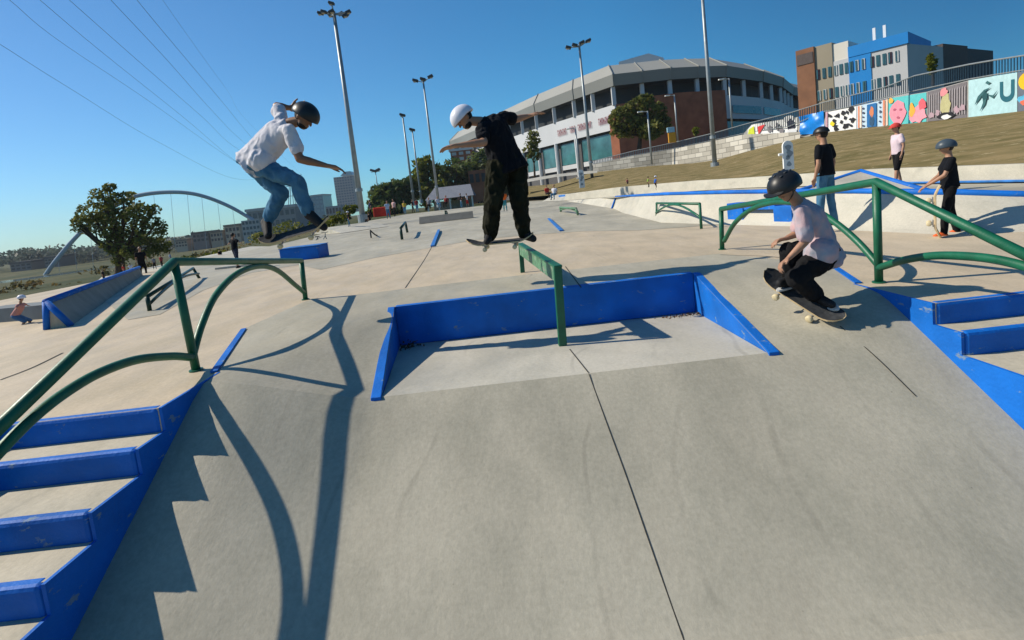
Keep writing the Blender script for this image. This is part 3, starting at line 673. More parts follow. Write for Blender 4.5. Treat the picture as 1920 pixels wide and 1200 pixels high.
# blue tarp hanging on the wall
mb = MB(); vs = []
for i in range(13):
    for j in range(9):
        u, v = i/12, j/8; x = lerp(1502+3*math.sin(v*3), 1546-2*v, u); q = wall_pt(x, lerp(-.02+.25*max(0, u-.75), .98+.1*u, v), .25+.14*math.sin(u*9+v*4)+.1*math.sin(v*8-u*5)); vs.append(q)
mb.add(vs, [(i*9+j, (i+1)*9+j, (i+1)*9+j+1, i*9+j+1) for i in range(12) for j in range(8)])
tag(mb.build('blue_tarp', M('tarp_blue', (.01, .20, .62), .35, .1, 4), smooth=True), 'crumpled bright blue tarp hanging over one mural on the wall', 'tarp')

# ------------------------------------------------------------------ arena
RF1 = M('arena_roof_light', (.33, .32, .28), .5, .06, .05); RF2 = M('arena_fascia', (.22, .225, .21), .5, .06, .05); BRICK = M('red_brick', (.26, .095, .05), .85, .2, .5, .2, 3)
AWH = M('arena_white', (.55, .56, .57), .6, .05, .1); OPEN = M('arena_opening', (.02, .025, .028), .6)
def atz(px, py, z):
    d = ray(px, py); t = (z-H)/d.z; return V((d.x*t, d.y*t, z))
ZE = 24.5
ev = [(845, 277), (1003, 213), (1075, 187), (1150, 161), (1205, 155), (1258, 149), (1310, 146), (1362, 144), (1431, 153), (1468, 163), (1488, 178)]
er = [atz(a, b, ZE) for a, b in ev]
cen = V((38, 215, 0))
ring = er+[cen*2-V((p.x, p.y, 0))+V((0, 0, ZE)) for p in (er[1], er[3], er[5], er[7])]
ring = er+[V((135, 210, ZE)), V((120, 262, ZE)), V((60, 290, ZE)), V((-10, 285, ZE))]
n = len(ring)
arena = thing('arena', (40, 200, 8), 'large round arena with grey ribbed roof, white walls and red brick stair tower', 'arena')
def rg(sc_, z, zmul=1): return [V((lerp(cen.x, p.x, sc_), lerp(cen.y, p.y, sc_), z)) for p in ring]
def bandmesh(r0, r1, name, mat, idx=None, par=arena):
    mb = MB(); mb.add(r0+r1, [(i, (i+1) % n, (i+1) % n+n, i+n) for i in (idx or range(n))]); return mb.build(name, mat, par)
f0 = rg(1, ZE); f1 = rg(1.005, ZE+2.6); f2 = rg(.93, ZE+6.2); f3 = rg(.5, ZE+5.4)
bandmesh(f0, f1, 'roof_fascia', RF2); rf = bandmesh(f1, f2, 'roof', RF1)
mb = MB(); mb.add(f2+f3, [(i, (i+1) % n, (i+1) % n+n, i+n) for i in range(n)]+[tuple(range(n, 2*n))]); mb.build('roof_top', RF1, rf)
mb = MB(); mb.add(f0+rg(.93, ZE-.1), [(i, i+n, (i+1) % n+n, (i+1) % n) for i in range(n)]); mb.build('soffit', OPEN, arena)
for i in range(n): mb = MB(); mb.tube([f0[i]+V((0, -.1, 0)), f1[i]+V((0, -.1, .1)), f2[i]+V((0, 0, .15))], .15, 5); mb.build('roof_rib', RF2, rf)
# concourse opening, columns, white wall, glazing, brick
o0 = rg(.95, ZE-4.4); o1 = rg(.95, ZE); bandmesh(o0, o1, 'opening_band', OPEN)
w0 = rg(.99, ZE-10.0); w1 = rg(.99, ZE-4.2); wb = bandmesh(w0, w1, 'white_wall', AWH)
mb = MB(); mb.add(w1+rg(.945, ZE-4.2), [(i, (i+1) % n, (i+1) % n+n, i+n) for i in range(n)]); mb.build('wall_top', AWH, wb)
b0 = rg(.965, 0); b1 = rg(.965, ZE-9.9); bandmesh(b0, b1, 'base_wall', M('arena_base', (.10, .10, .105)))
for i in range(n-4):
    a, b = w1[i], w1[(i+1) % n]; k_ = max(1, int(round((b-a).length/9)))
    for k in range(k_):
        p = lerp(a, b, k/k_); mb = MB(); mb.box(p+V((0, .3, 2.1)), (.9, .9, 4.4)); mb.build('column', AWH, arena)
def onwall(r0, i, u, z, out=.12):
    a, b = r0[i], r0[(i+1) % n]; p = lerp(a, b, u); p.z = z; nn = V((b.y-a.y, -(b.x-a.x), 0)).normalized(); 
    return p+nn*out
def wq(r0, i, u0, u1, z0, z1, name, mat, out=.12, par=None, th=0):
    mb = MB(); mb.add([onwall(r0, i, u0, z0, out), onwall(r0, i, u1, z0, out), onwall(r0, i, u1, z1, out), onwall(r0, i, u0, z1, out)], [(0, 1, 2, 3)])
    if th:
        pass
    return mb.build(name, mat, par or arena)
gl = M('arena_glass', (.05, .16, .17), .15, .4, .25, spec=.8)
for i in (0, 1, 2):
    L_ = (w1[i+1]-w1[i]).length; k_ = max(1, int(L_/9.0))
    for k in range(k_):
        u0, u1 = (k+.14)/k_, (k+.94)/k_
        if i == 2 and u0 > .8: continue
        g_ = wq(b0, i, u0, u1, ZE-16.3, ZE-10.6, 'window_bay', gl, .5)
        wq(b0, i, u0, u1, ZE-17.6, ZE-16.4, 'window_sill', AWH, .6, g_)
        mb = MB(); mb.tube([onwall(b0, i, (k+.04)/k_, 0, 1.2), onwall(b0, i, (k+.04)/k_, ZE-9.9, 1.2)], .55, 8); mb.build('column', AWH, arena)
bk_ = [i for i, e in enumerate(ev) if 1140 < e[0] < 1300]
r1 = rg(1.02, 0)
for i, u0, u1, zt in ((2, .82, 1, ZE-6.5), (3, 0, 1, ZE-4.6), (4, 0, 1, ZE-3.6), (5, 0, 1.0, ZE-3.5), (6, 0, .75, ZE-3.5)):
    wq(r1, i, u0, u1, 0, zt, 'brick_panel', BRICK, .0)
mb = MB(); a = onwall(r1, 6, .75, 0, 0); b = onwall(r1, 6, .75, 0, -6); mb.add([a, b, b+V((0, 0, ZE-3.5)), a+V((0, 0, ZE-3.5))], [(0, 1, 2, 3)]); mb.build('brick_panel', BRICK, arena)
for i, u0, u1 in ((7, .15, .95), (8, .05, .9)): wq(w0, i, u0, u1, ZE-8.6, ZE-6.6, 'window_band', GLASS, .2)
for i, u0, u1 in ((6, .85, 1), (7, 0, 1), (8, 0, 1)): wq(b1, i, u0, u1, 6, ZE-10.2, 'ground_floor_glazing', GLASS, .25)
# raised sign letters on the white wall: three dark red words, too small to read in the photo
RED = M('sign_red', (.22, .03, .05), .6)
for i, u0, u1, ks in ((1, .55, .78, 7), (1, .86, .99, 5), (2, .06, .42, 9), (2, .60, .92, 8)):
    mb = MB()
    for k in range(ks):
        a = lerp(u0, u1, k/ks); b = lerp(u0, u1, (k+.68)/ks); zz = ZE-8.2
        for (p0, p1, q0, q1) in (((a), (a+(b-a)*.3), zz, zz+1.7), ((a), b, zz+(.7 if k % 2 else 1.35), zz+(1.05 if k % 2 else 1.7)), ((b-(b-a)*.3), b, zz, zz+(1.7 if k % 3 else .9))):
            o_ = .25; mb.add([onwall(w0, i, p0, q0, o_), onwall(w0, i, p1, q0, o_), onwall(w0, i, p1, q1, o_), onwall(w0, i, p0, q1, o_)], [(0, 1, 2, 3)])
    mb.build('sign_letters', RED, arena)
mb = MB(); a, b, c = Y(1160, 116, 138), Y(1216, 100, 138), Y(1244, 108, 138); dn_ = V((0, 0, -5)); mb.prism([a+dn_, c+dn_, c, b, a], (1.5, 4, 0)); mb.build('roof_crest', AWH, rf)

# ------------------------------------------------------------------ apartment block on the right
CRM = M('cream_render', (.66, .62, .54), .8, .05, .2); TAUPE = M('taupe_render', (.30, .26, .19), .8, .05, .2); BRN = M('brown_cladding', (.22, .10, .05), .7, .15, .6)
BLD = M('blue_cladding', (.01, .21, .56), .5, .06, .3); SIDE = M('pale_side_render', (.50, .50, .50), .8, .05, .2); DRK = M('dark_brick', (.10, .08, .075), .8)
apt = thing('apartment_building', Y(1700, 180, 80), 'four storey apartment block with brown, taupe, cream and bright blue panels', 'building')
c0 = Y(1700, 60, 80); ztop = c0.z
fd = (Y(1495, 92, 92)-c0); fd.z = 0; fl_ = fd.length; fd.normalize()
# px along front face -> distance
def fx(px):
    d = ray(px, 120); n_ = V((-fd.y, fd.x, 0)); tt = n_.dot(V((c0.x, c0.y, 0)))/n_.dot(V((d.x, d.y, 0))); p = d*tt; return (V((p.x, p.y, 0))-V((c0.x, c0.y, 0))).dot(fd)
nrm_ = V((fd.y, -fd.x, 0)); nrm_ = -nrm_ if nrm_.y > 0 else nrm_
def fp(s, z, out=0): return V((c0.x, c0.y, 0))+fd*s+V((0, 0, z))+nrm_*out
secs = [(1495, 1529, ztop-.9, BRN, .5), (1529, 1562, ztop-.55, TAUPE, .2), (1562, 1592, ztop-.7, CRM, 0.), (1592, 1700, ztop, None, .15)]
for a, b, zt, mt, out in secs:
    s0, s1 = fx(a), fx(b) if b < 1700 else 0
    pt_ = fp((s0+s1)/2, 0); zt = Y((a+b)/2, {1495: 92, 1529: 84, 1562: 80, 1592: 67}[a], pt_.y).z
    if a == 1495: zbr = zt
    if mt:
        mb = MB(); mb.prism([fp(s0, 0, out), fp(s1, 0, out), fp(s1, zt, out), fp(s0, zt, out)], -nrm_*14); mb.build('facade_section', mt, apt)
sa, sb = fx(1592), fx(1634)
mb = MB(); mb.prism([fp(sa, 0, .1), fp(0, 0, .1), fp(0, ztop-1.7, .1), fp(sa, ztop-1.7, .1)], -nrm_*14); mb.build('facade_section', CRM, apt)
mb = MB(); mb.prism([fp(sa, ztop-1.7, .3), fp(-.2, ztop-1.7, .3), fp(-.2, ztop, .3), fp(sa, ztop, .3)], -nrm_*14.2); mb.build('roof_band', BLD, apt)
mb = MB(); mb.prism([fp(sa, 0, .22), fp(sb, 0, .22), fp(sb, ztop-1.7, .22), fp(sa, ztop-1.7, .22)], -nrm_*.2); mb.build('blue_panel', BLD, apt)
mb = MB(); mb.prism([fp(fx(1497), zbr-2.6, .6), fp(fx(1527), zbr-2.6, .6), fp(fx(1527), zbr-.8, .6), fp(fx(1497), zbr-.8, .6)], -nrm_*.3); mb.build('louvre', DRK, apt)
wcols = [1534, 1545, 1556, 1567, 1577, 1587, 1597, 1608, 1620, 1636, 1647, 1659, 1670, 1683]
for si in range(4):
    zt = ztop-2.3-si*3.5+(0)
    for wx in wcols:
        s_ = fx(wx); mb = MB(); zt = Y(wx, 0, fp(s_, 0).y).z*0+ztop-2.4-si*3.55; q_ = random.Random(wx*7+si).random()
        mb.box(fp(s_, zt-.85, .26 if 1592 < wx < 1634 or wx < 1562 else .16), (.46, .14, 1.7), math.atan2(fd.y, fd.x)); wi = mb.build('window', M('white_blind', (.42, .45, .45)) if q_ < .55 else (GLASS if q_ < .85 else M('dark_glass', (.05, .02, .025), .2)), apt)
        mb = MB(); mb.box(fp(s_+.09, zt-.85, .385 if 1592 < wx < 1634 or wx < 1562 else .245), (.2, .05, 1.55), math.atan2(fd.y, fd.x)); mb.build('pane', GLASS, wi)
# right-hand side: runs back
sdv = Y(1733, 80, 84); 
for a, b, mt, z0_, z1_, dz in ((0, 9, SIDE, 0, ztop-1.72, 0), (9.0, 16, DRK, 0, ztop-1.2, 0), (16, 24, M('dark_side', (.07, .075, .08), .8), 0, ztop-1.6, 0)):
    c = fp(0, 0, .11)-nrm_*a; d = fp(0, 0, .11)-nrm_*b
    rt = V((.42, 0, 0)); mb = MB(); mb.prism([c+rt*a*.9, d+rt*b*.9, d+rt*b*.9+V((0, 0, z1_)), c+rt*a*.9+V((0, 0, z1_))], fd*10); mb.build('side_wing', mt, apt)
for i, px in enumerate((1627, 1647)):
    s_ = fx(px); mb = MB(); mb.box(fp(s_, ztop+1.0, -4), (.4, .3, 3.4), math.atan2(fd.y, fd.x)); mb.box(fp(s_, ztop+.4, -4), (.2, .2, 1.2)); mb.build('rooftop_antenna', WHITE, apt)
mb = MB(); a = Y(1815, 112, 120); b = Y(1845, 117, 120); mb.prism([V((a.x, a.y, 0)), V((b.x, b.y, 0)), b, a], (6, 20, 0)); tag(mb.build('dark_building', M('bluegrey_building', (.08, .11, .14), .7)), 'dark low building just behind the right end of the apartment block', 'building')
# ------------------------------------------------------------------ foliage
def leafmat(name, c1, c2, sc_=.8):
    m = M(name, c1, .7, .3, sc_, col2=c2, spec=.25)
    b = m.node_tree.nodes['Principled BSDF']; b.inputs['Roughness'].default_value = .6
    t_ = m.node_tree; tr_ = t_.nodes.new('ShaderNodeBsdfTranslucent'); mxs = t_.nodes.new('ShaderNodeMixShader'); mxs.inputs[0].default_value = .38
    src = b.inputs['Base Color'].links[0].from_socket; t_.links.new(src, tr_.inputs[0]); t_.links.new(b.outputs[0], mxs.inputs[1]); t_.links.new(tr_.outputs[0], mxs.inputs[2]); t_.links.new(mxs.outputs[0], t_.nodes['Material Output'].inputs[0])
    return m
LG = leafmat('leaves_green', (.055, .085, .015), (.24, .23, .05), 1.4)
LY = leafmat('leaves_yellowgreen', (.05, .075, .008), (.24, .24, .02), .5)
LD = leafmat('leaves_dark', (.035, .07, .018), (.14, .17, .04), .6)
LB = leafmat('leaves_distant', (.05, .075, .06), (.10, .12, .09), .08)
BARK = M('bark', (.06, .045, .03), .95, .3, 5)
def leaves(mb, c, r, n, s, q, shell=.35):
    for _ in range(n):
        while True:
            u = V((q.uniform(-1, 1), q.uniform(-1, 1), q.uniform(-1, 1)))
            if shell < u.length < 1: break
        p = V(c)+V((u.x*r[0], u.y*r[1], u.z*r[2]))
        if noise.noise(p*(1.6/max(r)))+.35*noise.noise(p*(5/max(r))) < -.07: continue
        a = V((q.gauss(0, 1), q.gauss(0, 1), q.gauss(0, .7))).normalized(); b = a.orthogonal().normalized(); k = s*q.uniform(.6, 1.3)
        b = (b*math.cos(q.random()*6)+a.cross(b)*math.sin(q.random()*6)).normalized()
        mb.add([p-a*k, p+b*k*.55, p+a*k, p-b*k*.55], [(0, 1, 2, 3)])
def tree(label, base, d, clumps, n, s, mat, cat='tree', name='tree', tr=.25, group=None, sd=1):
    """clumps: (px, py, rx_px, ry_px) at distance d"""
    q = random.Random(sd); bs = Y(base[0], base[1], d); t = thing(name, bs, label, cat, group)
    tb = MB(); lb = MB(); k = d/F; cs = []
    for i, (px, py, rx, ry) in enumerate(clumps):
        c = Y(px, py, d+q.uniform(-.6, .6)*rx*k); cs.append((c, (rx*k, rx*k*.9, ry*k)))
    top = sum((c for c, _ in cs), V((0, 0, 0)))/len(cs); fork = lerp(bs, V((top.x, top.y, top.z)), .45)
    tb.tube(crom([bs-V((0, 0, .6)), lerp(bs, fork, .5)+V((tr*.3, 0, 0)), fork], 4), [tr*(1.25-.6*i/8) for i in range(9)], 9)
    for c, r_ in cs:
        m_ = lerp(fork, c, .55)+V((0, 0, -.12*(c-fork).length)); tb.tube([fork-V((0, 0, tr)), m_, c, c+V((q.gauss(0, .4), 0, .7*r_[2]))], [tr*.6, tr*.38, tr*.2, tr*.05], 6)
        for _ in range(4):
            e = c+V((q.uniform(-.9, .9)*r_[0], q.uniform(-.9, .9)*r_[1], q.uniform(-.5, .9)*r_[2])); tb.tube([m_, lerp(m_, e, .5)+V((0, 0, .1)), e], [tr*.22, tr*.13, tr*.04], 5)
    tot = sum(r_[0]*r_[2] for _, r_ in cs)
    for c, r_ in cs: leaves(lb, c, r_, int(n*r_[0]*r_[2]/tot), s, q)
    tb.build('trunk', BARK, t, True); lb.build('crown', mat, t); return t
tree('broad leafy green tree by the river path beside the arched bridge', (222, 512), 42,
     [(195, 372, 26, 22), (232, 382, 30, 24), (172, 400, 26, 20), (150, 428, 18, 12), (215, 418, 42, 28), (262, 402, 26, 22), (285, 430, 26, 24), (232, 452, 40, 26), (265, 466, 34, 22), (222, 480, 18, 18), (300, 462, 20, 18), (145, 415, 10, 10), (205, 352, 14, 9), (288, 393, 12, 10)], 9500, .16, LG, tr=.34, sd=3)
tree('dark green tree standing in front of the brick stair tower of the arena', (1198, 274), 92,
     [(1165, 222, 24, 22), (1197, 200, 26, 22), (1228, 210, 22, 20), (1245, 232, 14, 14), (1190, 240, 32, 22), (1160, 245, 16, 14), (1220, 245, 24, 18), (1212, 186, 14, 10)], 6500, .42, LG, tr=.35, sd=5)
tree('slender young green tree below the glazed bays of the arena', (1002, 328), 100, [(1000, 262, 12, 20), (992, 280, 12, 16), (1008, 288, 10, 14)], 900, .4, LG, tr=.18, sd=6)
tree('small pointed green tree in front of the apartment block wall', (1750, 150), 45, [(1747, 116, 9, 13), (1748, 130, 8, 10), (1743, 106, 5, 6)], 500, .16, LY, tr=.1, sd=8)
tree('little bright green sapling against the brick tower', (1304, 262), 78, [(1304, 245, 5, 9)], 160, .3, LY, tr=.08, sd=9)
for i, (px, py, rx, ry, m, lb) in enumerate(((722, 372, 34, 30, LD, 'round dark green tree, leftmost of the wood behind the shelter'), (752, 358, 26, 24, LD, 'mid green tree just left of the yellow-green tree'), (800, 335, 34, 44, LY, 'bright yellow-green tree catching the sun behind the picnic shelter'), (852, 332, 40, 36, LD, 'wide dark tree right of the yellow-green tree'), (905, 318, 34, 40, LD, 'dark tree partly hidden behind the white helmeted skater'), (940, 330, 26, 34, LD, 'dark tree between the white helmeted skater and the arena glazing'))):
    tree(lb, (px, py+ry+16), 120+i*6, [(px, py, rx, ry), (px-rx*.5, py+ry*.35, rx*.6, ry*.6), (px+rx*.5, py+ry*.3, rx*.6, ry*.65), (px+rx*.1, py-ry*.35, rx*.6, ry*.6), (px, py+ry*.7, rx, ry*.5)], 3000, .75, m, group='trees of the wood behind the park', tr=.5, sd=20+i)
# bushes and flowers at the left and middle
def bush(label, px, py, rx, ry, d, mat, n=260, s=.22, sd=1, name='bush'):
    q = random.Random(sd); mb = MB(); k = d/F; leaves(mb, Y(px, py, d), (rx*k, rx*k, ry*k), n, s, q, .1); return tag(mb.build(name, mat), label, 'bush')
for i, (px, py, rx, ry, m, lb) in enumerate(((605, 418, 26, 14, LY, 'low yellow-green shrub below the glass tower'), (640, 408, 18, 12, LY, 'yellow-green shrub just left of the first light pole'), (657, 392, 14, 9, LY, 'small yellow shrub right beside the foot of the skyscraper'), (540, 430, 34, 16, LG, 'green shrub seen between the legs of the white shirted skater'), (490, 445, 22, 11, LG, 'green shrub left of the jumping skater boots'), (690, 402, 12, 7, LY, 'small shrub right of the light pole foot'), (405, 478, 24, 9, LY, 'yellowish shrub behind the person in black with spread arms'), (345, 488, 28, 7, LG, 'low green shrub on the left bank beyond the crowd'))):
    bush(lb, px, py, rx, ry, 60, m, 420, .22, 40+i)
q = random.Random(5); mb = MB()
for k in range(70):   # scrubby bank at far left
    px = q.uniform(-30, 470); py = 560-px*.17+q.uniform(-22, 22); leaves(mb, Y(px, py, 70), (2.2, 2, .55), 60, .3, q, .1)
tag(mb.build('undergrowth', leafmat('scrub', (.05, .06, .02), (.22, .15, .05), .25)), 'scrubby green and brown undergrowth along the river bank', 'undergrowth', kind='stuff')
mb = MB()
for k in range(330):
    px = q.uniform(-60, 640); ry = 484-.114*px+interp([(-60, 4), (30, -6), (110, -4), (180, 6), (300, 2), (640, 0)], px)
    leaves(mb, Y(px, ry+q.uniform(0, 12), 420+q.uniform(-60, 60)), (9, 9, q.uniform(2.5, 6)), 45, 1.8, q, .1)
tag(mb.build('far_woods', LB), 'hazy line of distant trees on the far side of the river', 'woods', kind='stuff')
# far hill ridge
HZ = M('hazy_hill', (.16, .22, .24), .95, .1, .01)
mb = MB(); pr = [(-400, 545), (-100, 520), (60, 505), (150, 493), (200, 482), (290, 470), (400, 452), (520, 432), (700, 410), (900, 388)]
a_ = [Y(x, y, 1500) for x, y in pr]; b_ = [V((p.x*.8, p.y*.8, -14)) for p in a_]; c_ = [V((p.x*1.4, p.y*1.4, -14)) for p in a_]; m_ = len(pr)
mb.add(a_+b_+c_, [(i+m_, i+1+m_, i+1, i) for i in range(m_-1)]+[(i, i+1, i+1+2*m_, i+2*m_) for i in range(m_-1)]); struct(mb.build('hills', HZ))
# river
mb = MB(); mb.add([atz(-500, 700, -6.5), atz(-200, 560, -6.5), atz(150, 530, -6.5), atz(330, 508, -6.5), atz(310, 524, -6.5), atz(150, 552, -6.5)], [(0, 5, 4, 3, 2, 1)])
RIV = M('river_water', (.05, .09, .11), .08, .2, .1, .2, 1.5, .8)
mb = MB(); mb.add([Y(-420, 610, 130), Y(60, 548, 95), Y(330, 508, 130), Y(440, 470, 260), Y(200, 500, 300), Y(-300, 560, 300)], [(0, 1, 2, 3, 4, 5)]); struct(mb.build('river', RIV))
# pavement strip behind quarter pipe with people
mb = MB(); mb.add([Y(150, 556, 24), Y(300, 520, 24), Y(330, 494, 40), Y(520, 462, 60), Y(470, 462, 70), Y(190, 520, 40)], [(0, 1, 2, 3, 4, 5)]); struct(mb.build('riverside_path', PALE))

# ------------------------------------------------------------------ arched bridge
D_ = 240
arc = [(22, 600), (60, 556), (75, 532), (100, 495), (140, 447), (185, 405), (235, 375), (262, 366), (300, 361), (345, 361), (385, 369), (430, 387), (470, 410), (510, 436)]
ap = crom([Y(x, y, D_+(x-22)*.05) for x, y in arc], 5)
br = thing('arched_bridge', Y(260, 480, D_), 'slim white steel arch of a footbridge over the river with thin hanger cables', 'bridge')
mb = MB(); mb.tube(ap, [1.05*(1-.35*abs(i/len(ap)-.4)) for i in range(len(ap))], 8); mb.build('arch', M('bridge_steel', (.30, .38, .44), .5, .05, .05), br, True)
mb = MB(); dk = crom([Y(x, y, D_+10) for x, y in ((20, 556), (150, 528), (300, 497), (420, 470), (515, 446))], 4)
for i in range(len(dk)-1): a, b = dk[i], dk[i+1]; mb.prism([a, b, b-V((0, 0, .7)), a-V((0, 0, .7))], (0, 6, 0))
mb.build('deck', M('bridge_deck', (.28, .32, .34)), br)
for x, y0, y1 in ((322, 363, 466), (353, 363, 462), (380, 368, 458), (410, 380, 452), (290, 362, 470), (438, 392, 450), (110, 486, 530), (140, 452, 528), (170, 420, 520)):
    mb = MB(); mb.tube([Y(x-2, y0, D_+10), Y(x+8, y1+12, D_+10)], .07, 4); mb.build('hanger_cable', M('cable_steel', (.45, .5, .52), .5), br)

# ------------------------------------------------------------------ town buildings
def block(name, label, x0, x1, ytop, ybot, d, mat, dep=20, win=None, roof=None, cat='building', base_drop=8):
    a = Y(x0, ybot, d); b = Y(x1, ybot, d); zt = (Y(x0, ytop, d).z+Y(x1, ytop-(x1-x0)*.114*0, d).z)/2
    t = thing(name, V(((a.x+b.x)/2, d, min(a.z, b.z))), label, cat)
    zb = min(a.z, b.z)-base_drop; mb = MB(); mb.prism([(a.x, d, zb), (b.x, d, zb), (b.x, d, zt), (a.x, d, zt)], (0, dep, 0)); mb.build('wall', mat, t)
    if roof: mb = MB(); mb.prism([(a.x-.5, d-.5, zt), (b.x+.5, d-.5, zt), (b.x+.5, d-.5, zt+roof[1]), (a.x-.5, d-.5, zt+roof[1])], (0, dep+1, 0)); mb.build('roof', roof[0], t)
    if win:
        nx, nz, wm = win; w_ = (b.x-a.x)/nx; h_ = (zt-zb-base_drop)/nz
        for i in range(nx):
            for j in range(nz):
                mb = MB(); mb.box((a.x+w_*(i+.5), d-.05, zt-h_*(j+.5)), (w_*.62, .25, h_*.55)); mb.build('window', wm, t)
    return t
GBL = M('tower_glass', (.07, .20, .27), .2, .15, .3, spec=.7)
t = block('skyscraper', 'tall dark glass skyscraper standing behind the first light pole', 633, 668, 330, 388, 900, M('tower_stone', (.26, .25, .26), .6, .05, .02), 40, (7, 12, M('tower_window', (.07, .10, .14), .3)))
mb = MB(); mb.prism([Y(638, 330, 915), Y(662, 328, 915), Y(656, 321, 915), Y(645, 322, 915)], (0, 20, 0)); mb.build('blue_crown', GBL, t)
block('office_tower', 'square teal glass office block right of the jumping skater legs', 566, 609, 368, 398, 600, GBL, 30, (6, 4, M('tower_window2', (.10, .26, .32), .25)), (M('roof_grey', (.3, .32, .33)), 1.5))
block('low_office', 'low grey office between the glass block and the skyscraper', 612, 642, 386, 402, 500, M('grey_office', (.22, .24, .25)), 20, (5, 1, DARK))
t = block('conference_hall', 'long grey hall with an overhanging roof behind the boots of the white shirted skater', 468, 560, 392, 438, 300, M('hall_grey', (.25, .27, .27)), 30, (9, 3, M('hall_glass', (.07, .11, .12), .3)), (M('hall_roof', (.42, .43, .42)), 1.6))
t = block('riverside_building', 'pale stepped building just left of the long grey hall', 456, 490, 412, 440, 260, M('pale_block', (.42, .42, .40)), 14, (5, 3, M('hall_glass', (.07, .11, .12), .3)))
for i, (x0, x1, yt, yb, c, lb) in enumerate(((330, 352, 452, 462, (.42, .34, .26), 'small tan house furthest left on the opposite bank'), (362, 392, 438, 452, (.20, .16, .15), 'dark roofed brown house on the opposite bank'), (396, 420, 436, 452, (.38, .30, .22), 'tan building right of the dark roofed house'), (424, 452, 424, 446, (.46, .36, .26), 'sandy coloured building nearest the end of the bridge arch'), (20, 60, 494, 504, (.16, .15, .15), 'grey building half hidden by trees at the far left'), (84, 112, 484, 494, (.15, .15, .15), 'grey block beside the foot of the bridge arch'))):
    block('house', lb, x0, x1, yt, yb, 350, M('house_%d' % i, c), 14, (4, 2, DARK), (M('house_roof_%d' % i, tuple(k*.45 for k in c)), 1.4))
t = block('brick_house', 'small brick and white building between the skater and the wood', 846, 886, 282, 300, 190, BRICK, 12, (3, 2, M('white_blind', (.42, .45, .45))), (AWH, .8), base_drop=20)
block('brick_annex', 'low brick building seen past the hip of the dark trousered skater', 880, 925, 318, 345, 130, BRICK, 12, (4, 1, DARK), base_drop=4)
# picnic shelter
d = 75; t = thing('picnic_shelter', Y(840, 388, d), 'long picnic shelter with a grey shingle roof between the two skaters', 'shelter')
e0, e1 = Y(797, 378, d), Y(888, 364, d); z_e = (e0.z+e1.z)/2; rz_ = Y(845, 349, d+3).z
mb = MB(); mb.add([(e0.x, d, z_e), (e1.x, d, z_e), (e1.x-.5, d+3, rz_), (e0.x+1.2, d+3, rz_), (e0.x, d+6, z_e), (e1.x, d+6, z_e)], [(0, 1, 2, 3), (3, 2, 5, 4), (0, 3, 4), (1, 5, 2)]); mb.build('roof', M('grey_shingle', (.20, .21, .24), .8), t)
for i in range(5):
    x = lerp(e0.x+.3, e1.x-.3, i/4); mb = MB(); mb.box((x, d+.3, z_e/2+.15), (.22, .22, z_e-.3)); mb.build('post', CRM, t)
mb = MB(); mb.box(((e0.x+e1.x)/2, d+5, .9), (e1.x-e0.x-1, .2, 1.5)); mb.build('rear_wall', M('shelter_wall', (.36, .32, .26)), t)
tag(MB().box(Y(716, 397, 50), (1.4, 1.2, .9)).build('red_canopy', M('red_fabric', (.6, .03, .015), .7), bevel=.08), 'bright red pop-up box among people right of the first light pole', 'tent')

# ------------------------------------------------------------------ light poles
LAMP = M('lamp_housing', (.05, .055, .06), .5); LENS = M('lamp_lens', (.5, .45, .36), .3)
def light_pole(base, top, d, r, label, style, coll=None):
    b = Y(base[0], base[1], d); tp_ = Y(top[0], top[1], d); hgt = tp_.z-b.z
    tp_ = V((lerp(b.x, tp_.x, .9), d, tp_.z)); b = V((lerp(b.x, tp_.x, .25), b.y, b.z)); tp_.x = b.x
    t = thing('light_pole', b, label, 'light pole', 'tall steel light poles around the park')
    mb = MB(); mb.tube([b-V((0, 0, .3)), lerp(b, tp_, .5), tp_], [r, r*.78, r*.55], 12); mb.build('pole', STEEL, t, True)
    mb = MB(); mb.tube([b-V((0, 0, .3)), b+V((0, 0, .35))], r*1.7, 12); mb.build('base_collar', STEEL, t); mb = MB(); mb.tube([lerp(b, tp_, .14), lerp(b, tp_, .155)], r*1.25, 10); mb.build('pole_band', STEEL, t)
    k = d/F
    if style:
        for (dx, dz, dy) in style:
            c = tp_+V((dx*k, dy, dz*k)); s_ = 8.5*k
            mb = MB(); mb.tube([tp_-V((0, 0, 4*k)), c], r*.28, 6); mb.build('arm', STEEL, t)
            mb = MB(); mb.box(c, (s_*1.2, s_, s_*.5), 0, (V((.93, 0, .35 if dx > 0 else -.35)).normalized(), V((0, 1, 0)), V((-.35 if dx > 0 else .35, 0, .93)).normalized())); hd = mb.build('lamp_head', LAMP, t, bevel=s_*.08)
            mb = MB(); mb.box(c-V((0, 0, s_*.3)), (s_*.9, s_*.7, s_*.08)); mb.build('lens', LENS, hd)
    return t
light_pole((681, 412), (625, 22), 34, .19, 'nearest tall light pole with a cluster of floodlights left of centre', [(-24, 0, 0), (-14, 5, 1), (-9, -9, -1), (3, 8, 1.2), (4, -10, -1), (14, 3, 1), (19, -9, 0), (22, 2, .5), (-2, 15, 0)])
light_pole((822, 384), (796, 150), 62, .17, 'light pole with three lamp heads just left of the white helmet', [(-14, 1, 0), (0, 2, 0), (14, 5, 0)])
light_pole((777, 382), (753, 220), 80, .2, 'light pole seen edge on left of the three lamp pole', [(0, 4, 0)])
light_pole((790, 378), (774, 246), 100, .2, 'shorter light pole just right of the edge-on one', [(0, 3, 0)])
light_pole((709, 368), (708, 320), 260, .3, 'tiny far light pole above the dark round tree', [(-4, 1, 0), (4, 1, 0)])
light_pole((1112, 341), (1082, 84), 66, .22, 'light pole with a crossbar of four lamps in front of the arena', [(-20, -3, 0), (-8, 0, 0), (5, 3, 0), (17, 5, 0)])
